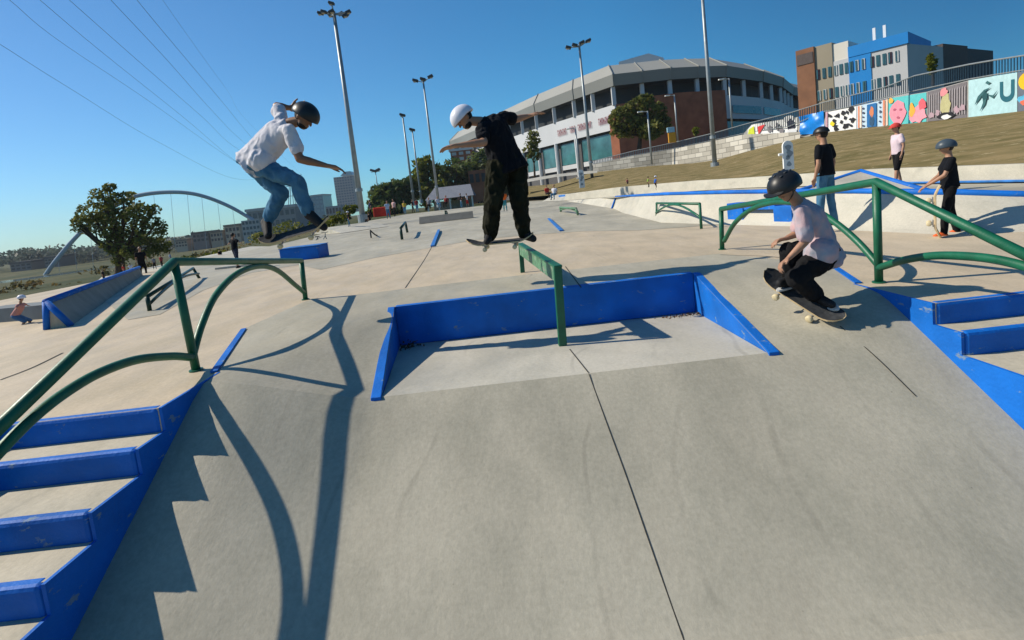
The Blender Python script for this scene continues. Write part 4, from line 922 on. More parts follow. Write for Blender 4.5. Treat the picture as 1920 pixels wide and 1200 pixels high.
light_pole((1344, 312), (1300, -70), 44, .20, 'tall thick light pole whose top leaves the picture in front of the arena', [(-12, 0, 0), (12, 0, 0)])
def small_lamp(base, top, d, label, side=-1):
    b = Y(base[0], base[1], d); z = Y(top[0], top[1], d).z; t = thing('street_lamp', b, label, 'street lamp', 'small street lamps along the path below the arena')
    mb = MB(); mb.tube([b-V((0, 0, .5)), V((b.x, d, z))], .13, 8); mb.build('pole', STEEL, t, True)
    mb = MB(); mb.tube([V((b.x, d, z-.1)), V((b.x+side*.9, d, z))], .07, 6); mb.build('arm', STEEL, t)
    mb = MB(); mb.box((b.x+side*1.1, d, z-.02), (.8, .4, .16)); mb.build('lamp_head', WHITE, t, bevel=.03)
small_lamp((1271, 262), (1262, 178), 84, 'street lamp on the path in front of the brick tower')
small_lamp((1373, 238), (1367, 147), 76, 'street lamp right of the thick light pole before the white arena wall')
small_lamp((1222, 302), (1215, 208), 78, 'short street lamp in front of the dark tree by the arena')
small_lamp((1088, 332), (1080, 240), 90, 'slim street lamp before the arena glazing left of the crossbar pole')
mb = MB(); a = Y(1260, 258, 77); mb.box(a, (1.1, .3, 1.5)); t = mb.build('yellow_banner', M('banner_yellow', (.65, .30, .03)), bevel=.05); tag(t, 'small yellow and pale blue banner at the foot of the brick tower', 'banner')
mb = MB(); mb.box(a+V((-.1, 0, 1.15)), (1.1, .34, .75)); mb.build('banner_top', M('banner_blue', (.3, .5, .6)), t, bevel=.05)

# white totems beside lawn
def totem(base, top, d, wd, label):
    b = Y(base[0], base[1], d); z = Y(top[0], top[1], d).z; t = thing('totem_sign', b, label, 'sign'); w2 = wd/2
    pr = [(-w2, 0), (w2, 0), (w2, z-b.z-w2)]+[(w2*math.cos(a), z-b.z-w2+w2*math.sin(a)) for a in (math.pi*k/8 for k in range(1, 8))]+[(-w2, z-b.z-w2)]
    mb = MB(); mb.prism([(b.x+x, d, b.z+h) for x, h in pr], (0, .06, 0)); mb.build('board', WHITE, t)
    mb = MB()
    for i, (u, v, r_) in enumerate(((0, .75, .28), (.1, .55, .3), (-.1, .42, .2), (0, .2, .22))):
        c = V((b.x+u*wd, d-.012, b.z+(z-b.z)*v)); mb.add([c+V((wd*r_*math.cos(a)*(1+.3*math.sin(3*a+i)), 0, wd*r_*1.1*math.sin(a))) for a in (2*math.pi*k/12 for k in range(12))], [tuple(range(12))])
    mb.build('faded_graphic', M('totem_grey', (.28, .31, .33)), t)
    mb = MB(); mb.tube([V((b.x-wd*.9, d+.03, b.z+(z-b.z)*.55)), V((b.x-w2, d+.03, b.z+(z-b.z)*.55))], .04, 6); mb.build('bracket', WHITE, t)
totem((1480, 318), (1474, 264), 15, .30, 'white skateboard shaped sign standing just left of the man in black shirt')
totem((1092, 352), (1088, 318), 40, .42, 'white skateboard shaped sign beside the crossbar light pole')

# ------------------------------------------------------------------ power lines and their far pylon
PD = 420
py0 = Y(545, 392, PD); pt = Y(545, 330, PD)
t = thing('pylon', py0, 'far steel pylon carrying the power lines behind the white shirted skater', 'pylon')
for sx in (-1, 1):
    for sy in (-1, 1): mb = MB(); mb.tube([py0+V((sx*3, sy*3, -12)), pt+V((sx*.6, sy*.6, 0))], .28, 4); mb.build('leg', STEEL, t)
for z in (0, -8, -16): mb = MB(); mb.tube([pt+V((-9, 0, z)), pt+V((9, 0, z))], .3, 4); mb.build('crossarm', STEEL, t)
lines = [([(-60, 48), (0, 83), (130, 165), (300, 268), (440, 335)], 'lowest power line crossing the left edge of the picture'), ([(-30, -34), (18, 0), (120, 83), (280, 190), (445, 305)], 'second power line, first to cross the top edge from the left'), ([(30, -40), (75, 0), (200, 105), (350, 225), (450, 308)], 'third power line from the left along the top edge'), ([(90, -36), (130, 0), (260, 115), (380, 220), (447, 280)], 'power line fourth from the left at the top edge'), ([(170, -44), (208, 0), (320, 120), (400, 210), (455, 265)], 'power line fifth from the left at the top edge'), ([(225, -48), (257, 0), (340, 100), (420, 195), (465, 250)], 'power line furthest right of the clearly visible ones'), ([(280, -40), (305, 0), (390, 120), (430, 175), (462, 225)], 'faintest and thinnest power line at the right of the bundle')]
WIRE = M('wire', (.035, .05, .06), .6)
for i, (pp, lb) in enumerate(lines):
    ds = [70, 80, 130, 220, 330]; pts = [Y(x, y, dd) for (x, y), dd in zip(pp, ds)]; pts.append(pt+V((-9+3*i, 0, -(i % 3)*8)))
    if i == 6: rr = .018
    else: rr = .035
    pts = crom(pts, 6); mb = MB(); mb.tube(pts, [rr*(.75+.9*k/len(pts)) for k in range(len(pts))], 5); tag(mb.build('power_line', WIRE), lb, 'power line', 'power lines over the upper left sky')

# ------------------------------------------------------------------ thin haze that fades the far town and hills
hz = bpy.data.materials.new('haze_air'); hz.use_nodes = True; _n = hz.node_tree; _n.nodes.remove(_n.nodes['Principled BSDF'])
_p = _n.nodes.new('ShaderNodeVolumePrincipled'); _p.inputs['Color'].default_value = (.80, .88, .95, 1); _p.inputs['Density'].default_value = .00015; _p.inputs['Anisotropy'].default_value = .2
_n.links.new(_p.outputs[0], _n.nodes['Material Output'].inputs['Volume'])
mb = MB(); mb.box((0, 900, 47), (3600, 2000, 126)); tag(mb.build('haze', hz, origin=(0, 0, 0)), 'thin pale air haze over the far river bank and town', 'haze', kind='stuff')
#@@PEOPLE@@
# ================================================================== PEOPLE
SKIN = M('skin_tan', (.36, .19, .115), .55, .10, 6, .05, 120, .4); SKIN2 = M('skin_brown', (.24, .115, .06), .5, .1, 6, .05, 120, .4)
HAIR = M('dark_hair', (.012, .009, .007), .6, .3, 20); EYE = M('eye_dark', (.01, .008, .008), .2)
def cloth(name, c, c2=None, var=.12, sc_=3, rough=.9): return M(name, c, rough, var, sc_, .25, 220, .15, col2=c2)
WT = cloth('white_tee', (.68, .66, .68), (.56, .55, .60)); BT = cloth('black_tee', (.007, .008, .011)); JN = cloth('blue_denim', (.035, .12, .22), (.09, .22, .34), sc_=7)
OL = cloth('olive_black_trousers', (.006, .0065, .004), (.022, .022, .010), sc_=4); BP = cloth('black_trousers', (.010, .010, .011)); PK = cloth('pale_pink_tee', (.56, .36, .36), (.27, .33, .40), sc_=9)
HB = M('helmet_black', (.012, .013, .014), .42, .2, 6, spec=.4); HW = M('helmet_white', (.70, .70, .76), .4, .05, 6); SHB = M('shoe_black', (.012, .012, .013), .7); SHW = M('shoe_white_rubber', (.6, .6, .58), .6); ORG_S = M('orange_shoe', (.75, .12, .02), .6)
MAPLE = M('maple_ply', (.55, .42, .24), .5, .15, 12); GRIP = M('grip_tape', (.035, .037, .04), .95, .3, 30); WHL = M('urethane_wheel', (.62, .52, .32), .45, .06); TRK = M('truck_metal', (.38, .39, .4), .35, .1, metal=.7)
RIGHT = V((1, 0, 0)); UP = V((0, 0, 1))
def frame(fwd, up=UP):
    f = V(fwd).normalized(); r = f.cross(V(up)).normalized(); return r, f, r.cross(f).normalized()
def hand(mb, w_, d, pn, s=1., curl=.5, side=1, spread=1.):
    """palm from wrist w_ along d, palm normal pn; five fingers"""
    d = V(d).normalized(); sd = d.cross(V(pn)).normalized()*side; pn = sd.cross(d).normalized()*side
    for k in (-1, 0, 1): mb.caps(w_+sd*(.016*k*s), w_+d*.082*s+sd*(.024*k*s), .017*s, .015*s, 8)
    for k, L_ in zip((-1.5, -.5, .5, 1.5), (.072, .082, .076, .058)):
        p = w_+d*.085*s+sd*(.0205*k*s); v = (d+sd*(.10*k*spread)).normalized(); a = curl*.35
        for seg, r_ in ((.46, .0098), (.30, .009), (.24, .0082)):
            v2 = (v*math.cos(a)+pn*math.sin(a)).normalized(); q = p+v2*L_*seg*s; mb.caps(p, q, r_*s, (r_-.0006)*s, 7); p = q; v = v2; a = curl*.6
    p = w_+d*.022*s-sd*.026*s; v = (d*.75-sd*.7+pn*.25).normalized(); q = p+v*.042*s; mb.caps(p, q, .0135*s, .011*s, 7); q2 = q+(v*.7+d*.5).normalized()*.034*s; mb.caps(q, q2, .0105*s, .009*s, 7)
def headmesh(mb, c, f, u, s, nose=True):
    r, f, u = frame(f, u)
    ax = (r, f, u)
    mb.sph(c+u*.02*s, (.075*s, .093*s, .098*s), ax, 16, 10)
    mb.sph(c+f*.022*s-u*.052*s, (.055*s, .062*s, .062*s), ax, 12, 8); mb.sph(c+f*.055*s-u*.088*s, (.028*s, .026*s, .024*s), ax, 8, 6)
    mb.caps(c+f*.09*s+u*.012*s, c+f*.108*s-u*.028*s, .010*s, .015*s, 7)       # nose
    mb.caps(c+f*.085*s-u*.058*s-r*.018*s, c+f*.085*s-u*.058*s+r*.018*s, .009*s, .009*s, 6)   # lips
    mb.caps(c+f*.078*s+u*.028*s-r*.04*s, c+f*.078*s+u*.028*s+r*.04*s, .012*s, .012*s, 6)    # brow
    for k in (-1, 1): mb.sph(c+r*.076*s*k-f*.005*s-u*.012*s, (.012*s, .020*s, .032*s), ax, 8, 6)
def eyes(t, body, c, f, u, s):
    r, f, u = frame(f, u)
    for k in (-1, 1): mb = MB(); mb.sph(c+f*.087*s+r*.030*s*k+u*.002*s, (.009*s, .005*s, .006*s), (r, f, u), 8, 6); mb.build('eye', EYE, t, True)
def helmet(t, c, f, u, s, mat, ry=1.2, low=-.22, name='helmet', vents=False, brim=None):
    r, f, u = frame(f, u); mb = MB(); n, m = 28, 18; R_ = .122*s; vs = [c+u*R_*1.02]; fs = []
    rows_ = 12
    for j in range(1, rows_+1):
        for k in range(n):
            a = 2*math.pi*k/n; lim = math.acos(max(-1, low+(.10*math.sin(a)**2 if math.sin(a) > 0 else -.16*abs(math.sin(a))))); th = lim*j/rows_
            rr = R_*(1+.012*math.cos(a*6)*math.sin(th)*0)
            vs.append(c+r*(rr*math.sin(th)*math.cos(a))+f*(rr*ry*math.sin(th)*math.sin(a))+u*(rr*1.02*math.cos(th)))
    fs = [(0, 1+k, 1+(k+1) % n) for k in range(n)]+[(1+j*n+k, 1+(j+1)*n+k, 1+(j+1)*n+(k+1) % n, 1+j*n+(k+1) % n) for j in range(rows_-1) for k in range(n)]
    mb.add(vs, fs); h = mb.build(name, mat, t, True); md = h.modifiers.new('s', 'SOLIDIFY'); md.thickness = .014*s; md.offset = -1
    if vents:
        for k in (-1, 0, 1):
            for q_ in (.35, -.1, -.5):
                p = c+r*(.055*k*s)+f*(q_*R_); p += u*(math.sqrt(max(.01, 1-(.055*k/.122)**2-(q_/ry)**2))*R_*1.02); mb = MB(); mb.sph(p, (.011*s, .02*s, .007*s), (r, f, u), 8, 5); mb.build('vent', DARK, h, True)
    if brim:
        mb = MB(); a_ = [c+r*(R_*.8*math.cos(a))+f*(R_*(ry*.9+.42*math.sin(a))) +u*(-.0*R_-.10*R_*math.sin(a)+.12*R_) for a in (math.pi*i/10 for i in range(11))]
        mb.prism(a_, -u*.008*s); mb.build('brim', mat, h)
    return h
def ring_axes(L_, R_): w_ = (V(R_)-V(L_)); return w_.normalized()
def garment_torso(mb, nb, cc, pc, shL, shR, hpL, hpR, s, fw, k=1., hem=.06, kids=1., loose=1.):
    ws = (shR-shL).normalized(); wh = (hpR-hpL).normalized(); hs = (shR-shL).length/2
    pts = crom([nb, lerp(nb, cc, .45), cc, lerp(cc, pc, .5), pc, pc+(pc-cc).normalized()*hem*s], 3); n = len(pts)-1
    prof = [(0, .062, .06), (.10, .10, .075), (.2, None, .088), (.33, .168, .118), (.55, .158, .122), (.8, .158, .122), (1, .172, .128)]
    rings = []
    for i, p in enumerate(pts):
        t_ = i/n; wa = lerp(ws, wh, t_).normalized(); ax_ = (pts[min(i+1, n)]-pts[max(i-1, 0)]).normalized(); da = ax_.cross(wa).normalized(); wa = da.cross(ax_).normalized()
        rw = interp([(a, (b if b else hs/s*.92)) for a, b, c in prof], t_); rd = interp([(a, c) for a, b, c in prof], t_)
        lo_ = 1 if t_ < .3 else lerp(1, loose, (t_-.3)/.7)
        rings.append((p, wa, da, rw*s*k*lo_, rd*s*k*lo_))
    mb.loft(rings, 22)
def person(label, J, d0, s, head_f, torso_f, top=None, legs=None, sleeve=.6, legw=1., legcut=.97, skin=SKIN, hat=None, beard=False, hair=None, shoes=SHB, hands=None, vox=.009, armk=1.12, loose=1.05, group=None, head_u=None, sole=None, fold=.009, hem=.06, feet_dir=None, shortleg=None, torsok=1., boots=False, cover=0):
    g = {k: (Y(v[0], v[1], d0+(v[2] if len(v) > 2 else 0)) if not isinstance(v, V) else v) for k, v in J.items()}
    low_ = min((g['anL'], g['anR']), key=lambda p: p.z)
    t = thing('person', V((g['pc'].x, g['pc'].y, low_.z-.05)), label, 'person', group)
    hc = g['head']; hu = head_u or (hc-g['nb']).normalized()*.6+UP*.6; r_, f_, u_ = frame(head_f, hu)
    mb = MB(); headmesh(mb, hc, f_, u_, s)
    mb.caps(g['nb'], hc-u_*.05*s-f_*.01*s, .055*s, .05*s, 12)
    garment_torso(mb, g['nb'], g['cc'], g['pc'], g['shL'], g['shR'], g['hpL'], g['hpR'], s, torso_f, .9*torsok, 0)
    for k in 'LR':
        mb.caps(g['cc']*.35+g['sh'+k]*.65, g['sh'+k], .055*s, .05*s); mb.caps(g['sh'+k], g['el'+k], .046*s*armk, .037*s*armk); mb.caps(g['el'+k], lerp(g['el'+k], g['wr'+k], .35), .037*s*armk, .037*s*armk); mb.caps(lerp(g['el'+k], g['wr'+k], .3), g['wr'+k], .037*s*armk, .023*s)
        hd = (hands or {}).get(k, None); dr = (g['wr'+k]-g['el'+k]).normalized()
        if hd: hand(mb, g['wr'+k], V(hd[0])*1. if hd[0] else dr, hd[1], s*1.14*(hd[3] if len(hd) > 3 else 1), hd[2], 1 if k == 'R' else -1)
        else: hand(mb, g['wr'+k], dr, V((0, 0, -1)) if abs(dr.z) < .8 else V((0, -1, 0)), s, .5, 1 if k == 'R' else -1)
        mb.caps(g['hp'+k], g['kn'+k], .082*s, .052*s); mb.caps(g['kn'+k], lerp(g['kn'+k], g['an'+k], .35), .052*s, .052*s); mb.caps(lerp(g['kn'+k], g['an'+k], .35), g['an'+k], .052*s, .034*s)
        mb.caps(g['an'+k], g['to'+k], .032*s, .024*s)
    body = mb.build('body', skin, t, voxel=vox, sm=2)
    eyes(t, body, hc, f_, u_, s)
    if top:
        mb = MB(); garment_torso(mb, lerp(g['nb'], g['cc'], .06), g['cc'], g['pc'], g['shL'], g['shR'], g['hpL'], g['hpR'], s, torso_f, 1.06*torsok, hem, loose=loose)
        for k in 'LR': e = lerp(g['sh'+k], g['el'+k], sleeve); mb.caps(g['cc']*.3+g['sh'+k]*.7, g['sh'+k], .07*s, .060*s); mb.caps(g['sh'+k], e, .059*s, .070*s)
        if cover: c_ = lerp(g['pc'], g['cc'], .14); mb.caps(lerp(c_, c_+g['hpL']-g['pc'], 1.05), lerp(c_, c_+g['hpR']-g['pc'], 1.05), cover*s, cover*s)
        mb.build('shirt', top, t, voxel=vox*1.1, fold=fold*s, sm=3)
    if legs:
        mb = MB(); pl = lerp(g['pc'], g['cc'], .18)
        ax_ = (g['cc']-g['pc']).normalized(); wa = (g['hpR']-g['hpL']).normalized(); da = ax_.cross(wa).normalized()
        mb.loft([(g['pc']+ax_*.10*s, wa, da, .145*s, .115*s), (g['pc'], wa, da, .165*s, .13*s), (g['pc']-ax_*.09*s, wa, da, .13*s, .11*s)], 18)
        for k in 'LR':
            mb.caps(g['hp'+k], g['kn'+k], .098*s*legw, .072*s*legw)
            e = lerp(g['kn'+k], g['an'+k], legcut) if not shortleg else None
            if shortleg: pass
            else: mb.caps(g['kn'+k], e, .071*s*legw, .058*s*legw)
        mb.build('trousers' if not shortleg else 'shorts', legs, t, voxel=vox*1.1, fold=fold*1.5*s, sm=3)
    for k in 'LR':
        mb = MB(); a_, b_ = g['an'+k], g['to'+k]; dn = (a_-g['kn'+k]).normalized(); fd_ = (b_-a_); fd_ = (fd_-dn*fd_.dot(dn)*.3).normalized(); 
        hl = a_+dn*.035*s-fd_*.03*s; mb.caps(a_+dn*.0, hl+dn*.01*s, .043*s, .042*s); mb.caps(hl+dn*.01*s, b_, .044*s, .036*s); mb.caps(lerp(hl, b_, .35)+dn*.005*s, b_+dn*.006*s, .045*s, .038*s)
        mb.caps(lerp(g['kn'+k], a_, .78 if boots else .93), a_, .046*s, .047*s); mb.caps(a_, b_, .046*s, .037*s); sh_ = mb.build('shoe', shoes, t, voxel=vox, sm=2)
        if sole:
            q_ = fd_.cross(dn).normalized(); mb = MB(); nn_ = dn; c1 = hl+nn_*.045*s; c2 = b_+nn_*.030*s
            mb.loft([(c1, q_, fd_, .042*s, .05*s), (c1+nn_*.018*s, q_, fd_, .044*s, .052*s)], 14); pts = []
            mb = MB(); L_ = (c2-c1).length; out = [(c1+c2)/2+fd_*((L_/2+.04*s)*math.cos(a))+q_*(.046*s*math.sin(a)) for a in (2*math.pi*i/18 for i in range(18))]; mb.prism(out, nn_*.016*s); mb.build('sole', sole, sh_)
    if beard: mb = MB(); mb.sph(hc+f_*.026*s-u_*.070*s, (.054*s, .060*s, .046*s), (r_, f_, u_), 12, 8); mb.build('beard', HAIR, t, True)
    if hair == 'short' or hat: mb = MB(); mb.sph(hc-f_*.026*s+u_*.014*s, (.078*s, .082*s, .096*s), (r_, f_, u_), 14, 9); mb.build('hair', HAIR, t, True)
    if hair == 'pony': mb = MB(); mb.sph(hc-f_*.02*s, (.082*s, .09*s, .095*s), (r_, f_, u_), 14, 9); mb.tube(crom([hc-f_*.09*s, hc-f_*.13*s-u_*.10*s, hc-f_*.12*s-u_*.25*s], 4), [.035*s]*4+[.03*s]*4+[.01*s], 8); mb.build('hair', HAIR, t, True)
    if hat:
        h = helmet(t, hc+u_*.022*s, f_, u_, s*hat.get('k', 1.), hat['mat'], hat.get('ry', 1.2), hat.get('low', -.18), hat.get('name', 'helmet'), hat.get('vents', False), hat.get('brim'))
        if hat.get('strap'):
            for k in (-1, 1): mb = MB(); mb.tube(crom([hc+r_*.085*s*k+u_*.0*s+f_*.02*s, hc+r_*.07*s*k-u_*.06*s+f_*.03*s, hc-u_*.118*s+f_*.05*s], 4), .006*s, 6); mb.build('chin_strap', HB, h, True)
    return t, g
def board(c, f, u, label, L_=.80, wd=.205, cat='skateboard', top=GRIP, edge=MAPLE, full=True):
    f = V(f).normalized(); r = f.cross(V(u)).normalized(); u = r.cross(f).normalized(); n = 20
    t = thing('skateboard', c-u*.09, label, cat)
    def prof(x): e = abs(x)-L_*.31; return (.34*e if e > 0 else 0)**1.0*(1+max(0, e)*2)
    def half(x): e = max(0, abs(x)-(L_/2-wd/2)); return math.sqrt(max(.0001, (wd/2)**2-e*e))
    def deck(z0, z1, k=1.):
        mb = MB(); vs = []
        for i in range(n+1):
            x = -L_/2*k+L_*k*i/n; h_ = half(x/k*1.0)*k if abs(x/k) < L_/2-.001 else wd*.12
            for y, z in ((-1, z0), (-.5, z0), (0, z0), (.5, z0), (1, z0), (1, z1), (.5, z1), (0, z1), (-.5, z1), (-1, z1)): vs.append(c+f*x+r*(h_*y)+u*(z+prof(x)+.010*y*y))
        mb.add(vs, [(i*10+j, i*10+(j+1) % 10, (i+1)*10+(j+1) % 10, (i+1)*10+j) for i in range(n) for j in range(10)]+[tuple(range(9, -1, -1)), tuple(n*10+j for j in range(10))]); return mb
    d_ = deck(-.009, .006).build('deck', edge, t); deck(.0062, .0078, .985).build('grip_tape', top, d_)
    if full:
        for sx in (-1, 1):
            x = sx*L_*.22; mb = MB(); mb.box(c+f*x-u*.014, (.055, .08, .012), ax=(r, f, u)); mb.prism([c+f*(x-.02)-u*.02-r*.02, c+f*(x+.02)-u*.02-r*.02, c+f*(x+.006)-u*.05-r*.02, c+f*(x-.012)-u*.05-r*.02], r*.04); mb.tube([c+f*x-u*.048-r*.10, c+f*x-u*.048+r*.10], .008, 8); mb.build('truck', TRK, t)
            for sy in (-1, 1): mb = MB(); mb.tube([c+f*x-u*.052+r*(sy*.075), c+f*x-u*.052+r*(sy*.080), c+f*x-u*.052+r*(sy*.104), c+f*x-u*.052+r*(sy*.108)], [.022, .027, .027, .022], 16); mb.build('wheel', WHL, t, True)
    return t

# ---- skater in white tee (airborne)
D1 = 5.3
person('white shirted skater in jeans and black helmet crouching in mid-air above his board', dict(
    head=(571, 219, -.02), nb=(545, 231, 0), cc=(520, 254, 0), pc=(474, 303, 0.02), shL=(543, 245, -.17), shR=(527, 222, .16), elL=(562, 298, -.20), wrL=(614, 311, -.16), elR=(519, 199, .30), wrR=(546, 203, .40),
    hpL=(483, 309, -.09), hpR=(470, 303, .10), knL=(556, 340, -.10), anL=(579, 398, -.06), toL=(607, 425, -.10), knR=(527, 362, .06), anR=(501, 414, .10), toR=(503, 441, -.02)),
    D1, 1.03, V((.62, -.25, -.62)), V((1, 0, -.5)), WT, JN, .62, 1.0, .93, SKIN2, dict(mat=HB, low=-.16), beard=True, hands={'L': (V((.93, -.1, -.28)), V((0, -.25, -1)), .55), 'R': (V((.8, .1, .1)), V((0, -1, -.3)), .7)}, head_u=V((.55, -.05, .9)), loose=1.16, hem=.05, boots=True, cover=.128)
bc = Y(556, 438, D1); e_ = Y(617, 420, D1-.05)-Y(495, 456, D1+.05)
board(bc, e_, V((.18, -.42, 1)), 'skateboard with grey grip tape in mid-air under the white shirted skater', .80)
# ---- skater with white helmet on the rail
D2 = 6.15
person('skater in white helmet, black tee and baggy dark trousers sliding on the flat rail', dict(
    head=(870, 222, -.04), nb=(902, 228, 0), cc=(925, 242, 0), pc=(950, 303, .0), shL=(903, 241, -.16), shR=(944, 219, .14), elL=(907, 267, -.34), wrL=(856, 273, -.42), elR=(966, 224, .22), wrR=(992, 217, .30),
    hpL=(934, 315, -.07), hpR=(966, 312, .07), knL=(925, 380, -.16), anL=(918, 441, -.02), toL=(913, 452, -.16), knR=(974, 376, -.06), anR=(983, 436, .02), toR=(1000, 447, -.10)),
    D2, 1.08, V((-.62, -.42, -.66)), V((-.5, -.8, 0)), BT, OL, .62, 1.28, .96, SKIN, dict(mat=HW, low=-.14, k=1.02), beard=True, hands={'L': (V((-.95, -.1, -.12)), V((0, -.2, -1)), .45), 'R': (V((.95, .1, .18)), V((0, 0, -1)), .4)}, head_u=V((-.55, 0, .9)), loose=1.26, hem=.12, fold=.012)
bc = Y(938, 455, D2); e_ = Y(1004, 451, D2-.02)-Y(872, 464, D2+.1)
board(bc+V((0, 0, .0)), e_, V((.08, -.10, 1)), 'skateboard balanced across the far end of the green flat rail', .82)
# ---- kid on the ramp
D3 = 3.95
person('kid in black helmet and pale pink tee crouching on a skateboard on the ramp', dict(
    head=(1473, 352, -.02), nb=(1494, 377, 0), cc=(1519, 408, 0), pc=(1547, 471, .03), shL=(1503, 396, -.13), shR=(1506, 385, .11), elL=(1510, 453, -.17), wrL=(1479, 484, -.16), elR=(1496, 437, .10), wrR=(1474, 447, .08),
    hpL=(1543, 481, -.07), hpR=(1540, 472, .08), knL=(1494, 521, -.13), anL=(1534, 558, -.08), toL=(1558, 570, -.20), knR=(1480, 472, .06), anR=(1484, 524, .08), toR=(1462, 531, .02)),
    D3, .84, V((-.80, -.32, -.42)), V((-.9, -.2, -.3)), PK, BP, .80, 1.22, .84, SKIN, dict(mat=HB, low=-.22, k=1.12, brim=True, strap=True, vents=True), hands={'L': (V((-.75, -.1, -.45)), V((.3, -.3, -.8)), 1.5, .95), 'R': (V((-.9, -.1, -.1)), V((0, -.3, -1)), 1.1, .95)}, head_u=V((-.35, -.05, .95)), loose=1.10, hem=.11, sole=SHW, vox=.0075, torsok=.93, armk=.95, cover=.145)
kp = Y(1502, 558, D3-.02); e_ = Y(1562, 594, D3-.24)-Y(1440, 518, D3+.16)
board(kp, e_, V((-.22, -.40, .9)), 'skateboard with black grip tape and cream wheels under the kid on the ramp', .66, .168)

# ---- standing people
def stander(label, foot, hgt_px, d, top, bot, face=-90, shirt=True, shorts=False, hat=None, hair='short', shoes=SHB, skin=SKIN, arms='down', s=None, vox=.016, lean=0, group=None, crouch=0., sit=False, stride=.08, sole=None):
    """a figure built from its height; face = heading in degrees (0 = +x, -90 = towards the viewer)"""
    b = Y(foot[0], foot[1], d); Hh = hgt_px*d/F; s = s or Hh/1.76/(1-crouch*.35 if not sit else .55); f = V((math.cos(math.radians(face)), math.sin(math.radians(face)), 0)); r = f.cross(UP)
    def q(x, y, z): return b+r*(x*s)+f*(y*s)+UP*(z*s)
    dz = crouch*.45 if not sit else .50; L = lean+crouch*.35
    J = dict(pc=q(0, -crouch*.2, .96-dz), cc=q(0, .02+L*.35, 1.26-dz-abs(L)*.06), nb=q(0, L*.6, 1.47-dz-abs(L)*.12), head=q(0, .03+L*.75, 1.63-dz-abs(L)*.15), shL=q(-.18, L*.5, 1.40-dz-abs(L)*.1), shR=q(.18, L*.5, 1.40-dz-abs(L)*.1), hpL=q(-.09, -crouch*.2, .92-dz), hpR=q(.09, -crouch*.2, .92-dz))
    if sit: J.update(knL=q(-.12, .40, .48), knR=q(.12, .40, .48), anL=q(-.13, .45, .08), anR=q(.13, .45, .08), toL=q(-.14, .6, .03), toR=q(.14, .6, .03))
    else: J.update(knL=q(-.10, stride+crouch*.35, .50-dz*.4), knR=q(.10, -stride*.2+crouch*.35, .50-dz*.4), anL=q(-.11, stride*1.5-crouch*.05, .08), anR=q(.11, -stride*1.2-crouch*.05, .08), toL=q(-.13, stride*1.5+.13, .035), toR=q(.13, -stride*1.2+.13, .035))
    A_ = {'down': ((-.24, -.02, 1.12), (-.25, .05, .87), (.24, -.02, 1.12), (.25, .05, .87)), 'out': ((-.42, .05, 1.25), (-.66, .08, 1.18), (.42, .05, 1.25), (.66, .08, 1.12)), 'front': ((-.23, .1, 1.14), (-.10, .30, 1.08), (.23, .1, 1.14), (.10, .30, 1.08)), 'hold': ((-.22, .12, 1.14), (-.16, .36, .98), (.22, .10, 1.13), (.12, .34, .95)), 'up': ((-.3, .1, 1.5), (-.35, .1, 1.75), (.26, 0, 1.12), (.26, .1, .88))}[arms]
    for nm, a in zip(('elL', 'wrL', 'elR', 'wrR'), A_): J[nm] = q(a[0], a[1]+L*.5, a[2]-dz)
    return person(label, J, d, s, f+V((0, 0, -.15)), f, top, bot, .55, .95 if not shorts else 1.05, .97, skin, hat, False, hair, shoes, None, vox, 1., 1.05, group, UP, sole, .004, shortleg=shorts)
stander('person in black tee, cap and blue jeans standing with their back turned on the deck', (1553, 424), 186, 7.6, BT, JN, 120, hat=dict(mat=HB, low=.05, k=.94, name='cap', brim=True), vox=.012, stride=.05)
stander('child in white top, red cap and black shorts on top of the long bank', (1686, 349), 117, 8.7, cloth('white_vest', (.62, .50, .54)), BP, 172, shorts=True, hat=dict(mat=M('red_cap', (.55, .05, .04)), low=-.05, k=.98, name='cap', brim=True), vox=.013, stride=.1)
tb_, gb_ = stander('boy in black tee, dark helmet and orange shoes holding an upright skateboard', (1784, 443), 181, 6.16, BT, BP, 152, hat=dict(mat=M('helmet_grey', (.05, .07, .09), .4, .1, 6), low=-.18, k=1.08), shoes=ORG_S, arms='hold', vox=.010, stride=.09)
bp_ = Y(1752, 397, 6.05); board(bp_, UP+V((.02, 0, 0)), V((.76, -.62, 0)), 'black skateboard stood on its tail by the boy in orange shoes', .62, .19)
GRP = 'people far across the park'
def col3(n_, c): return cloth(n_, c)
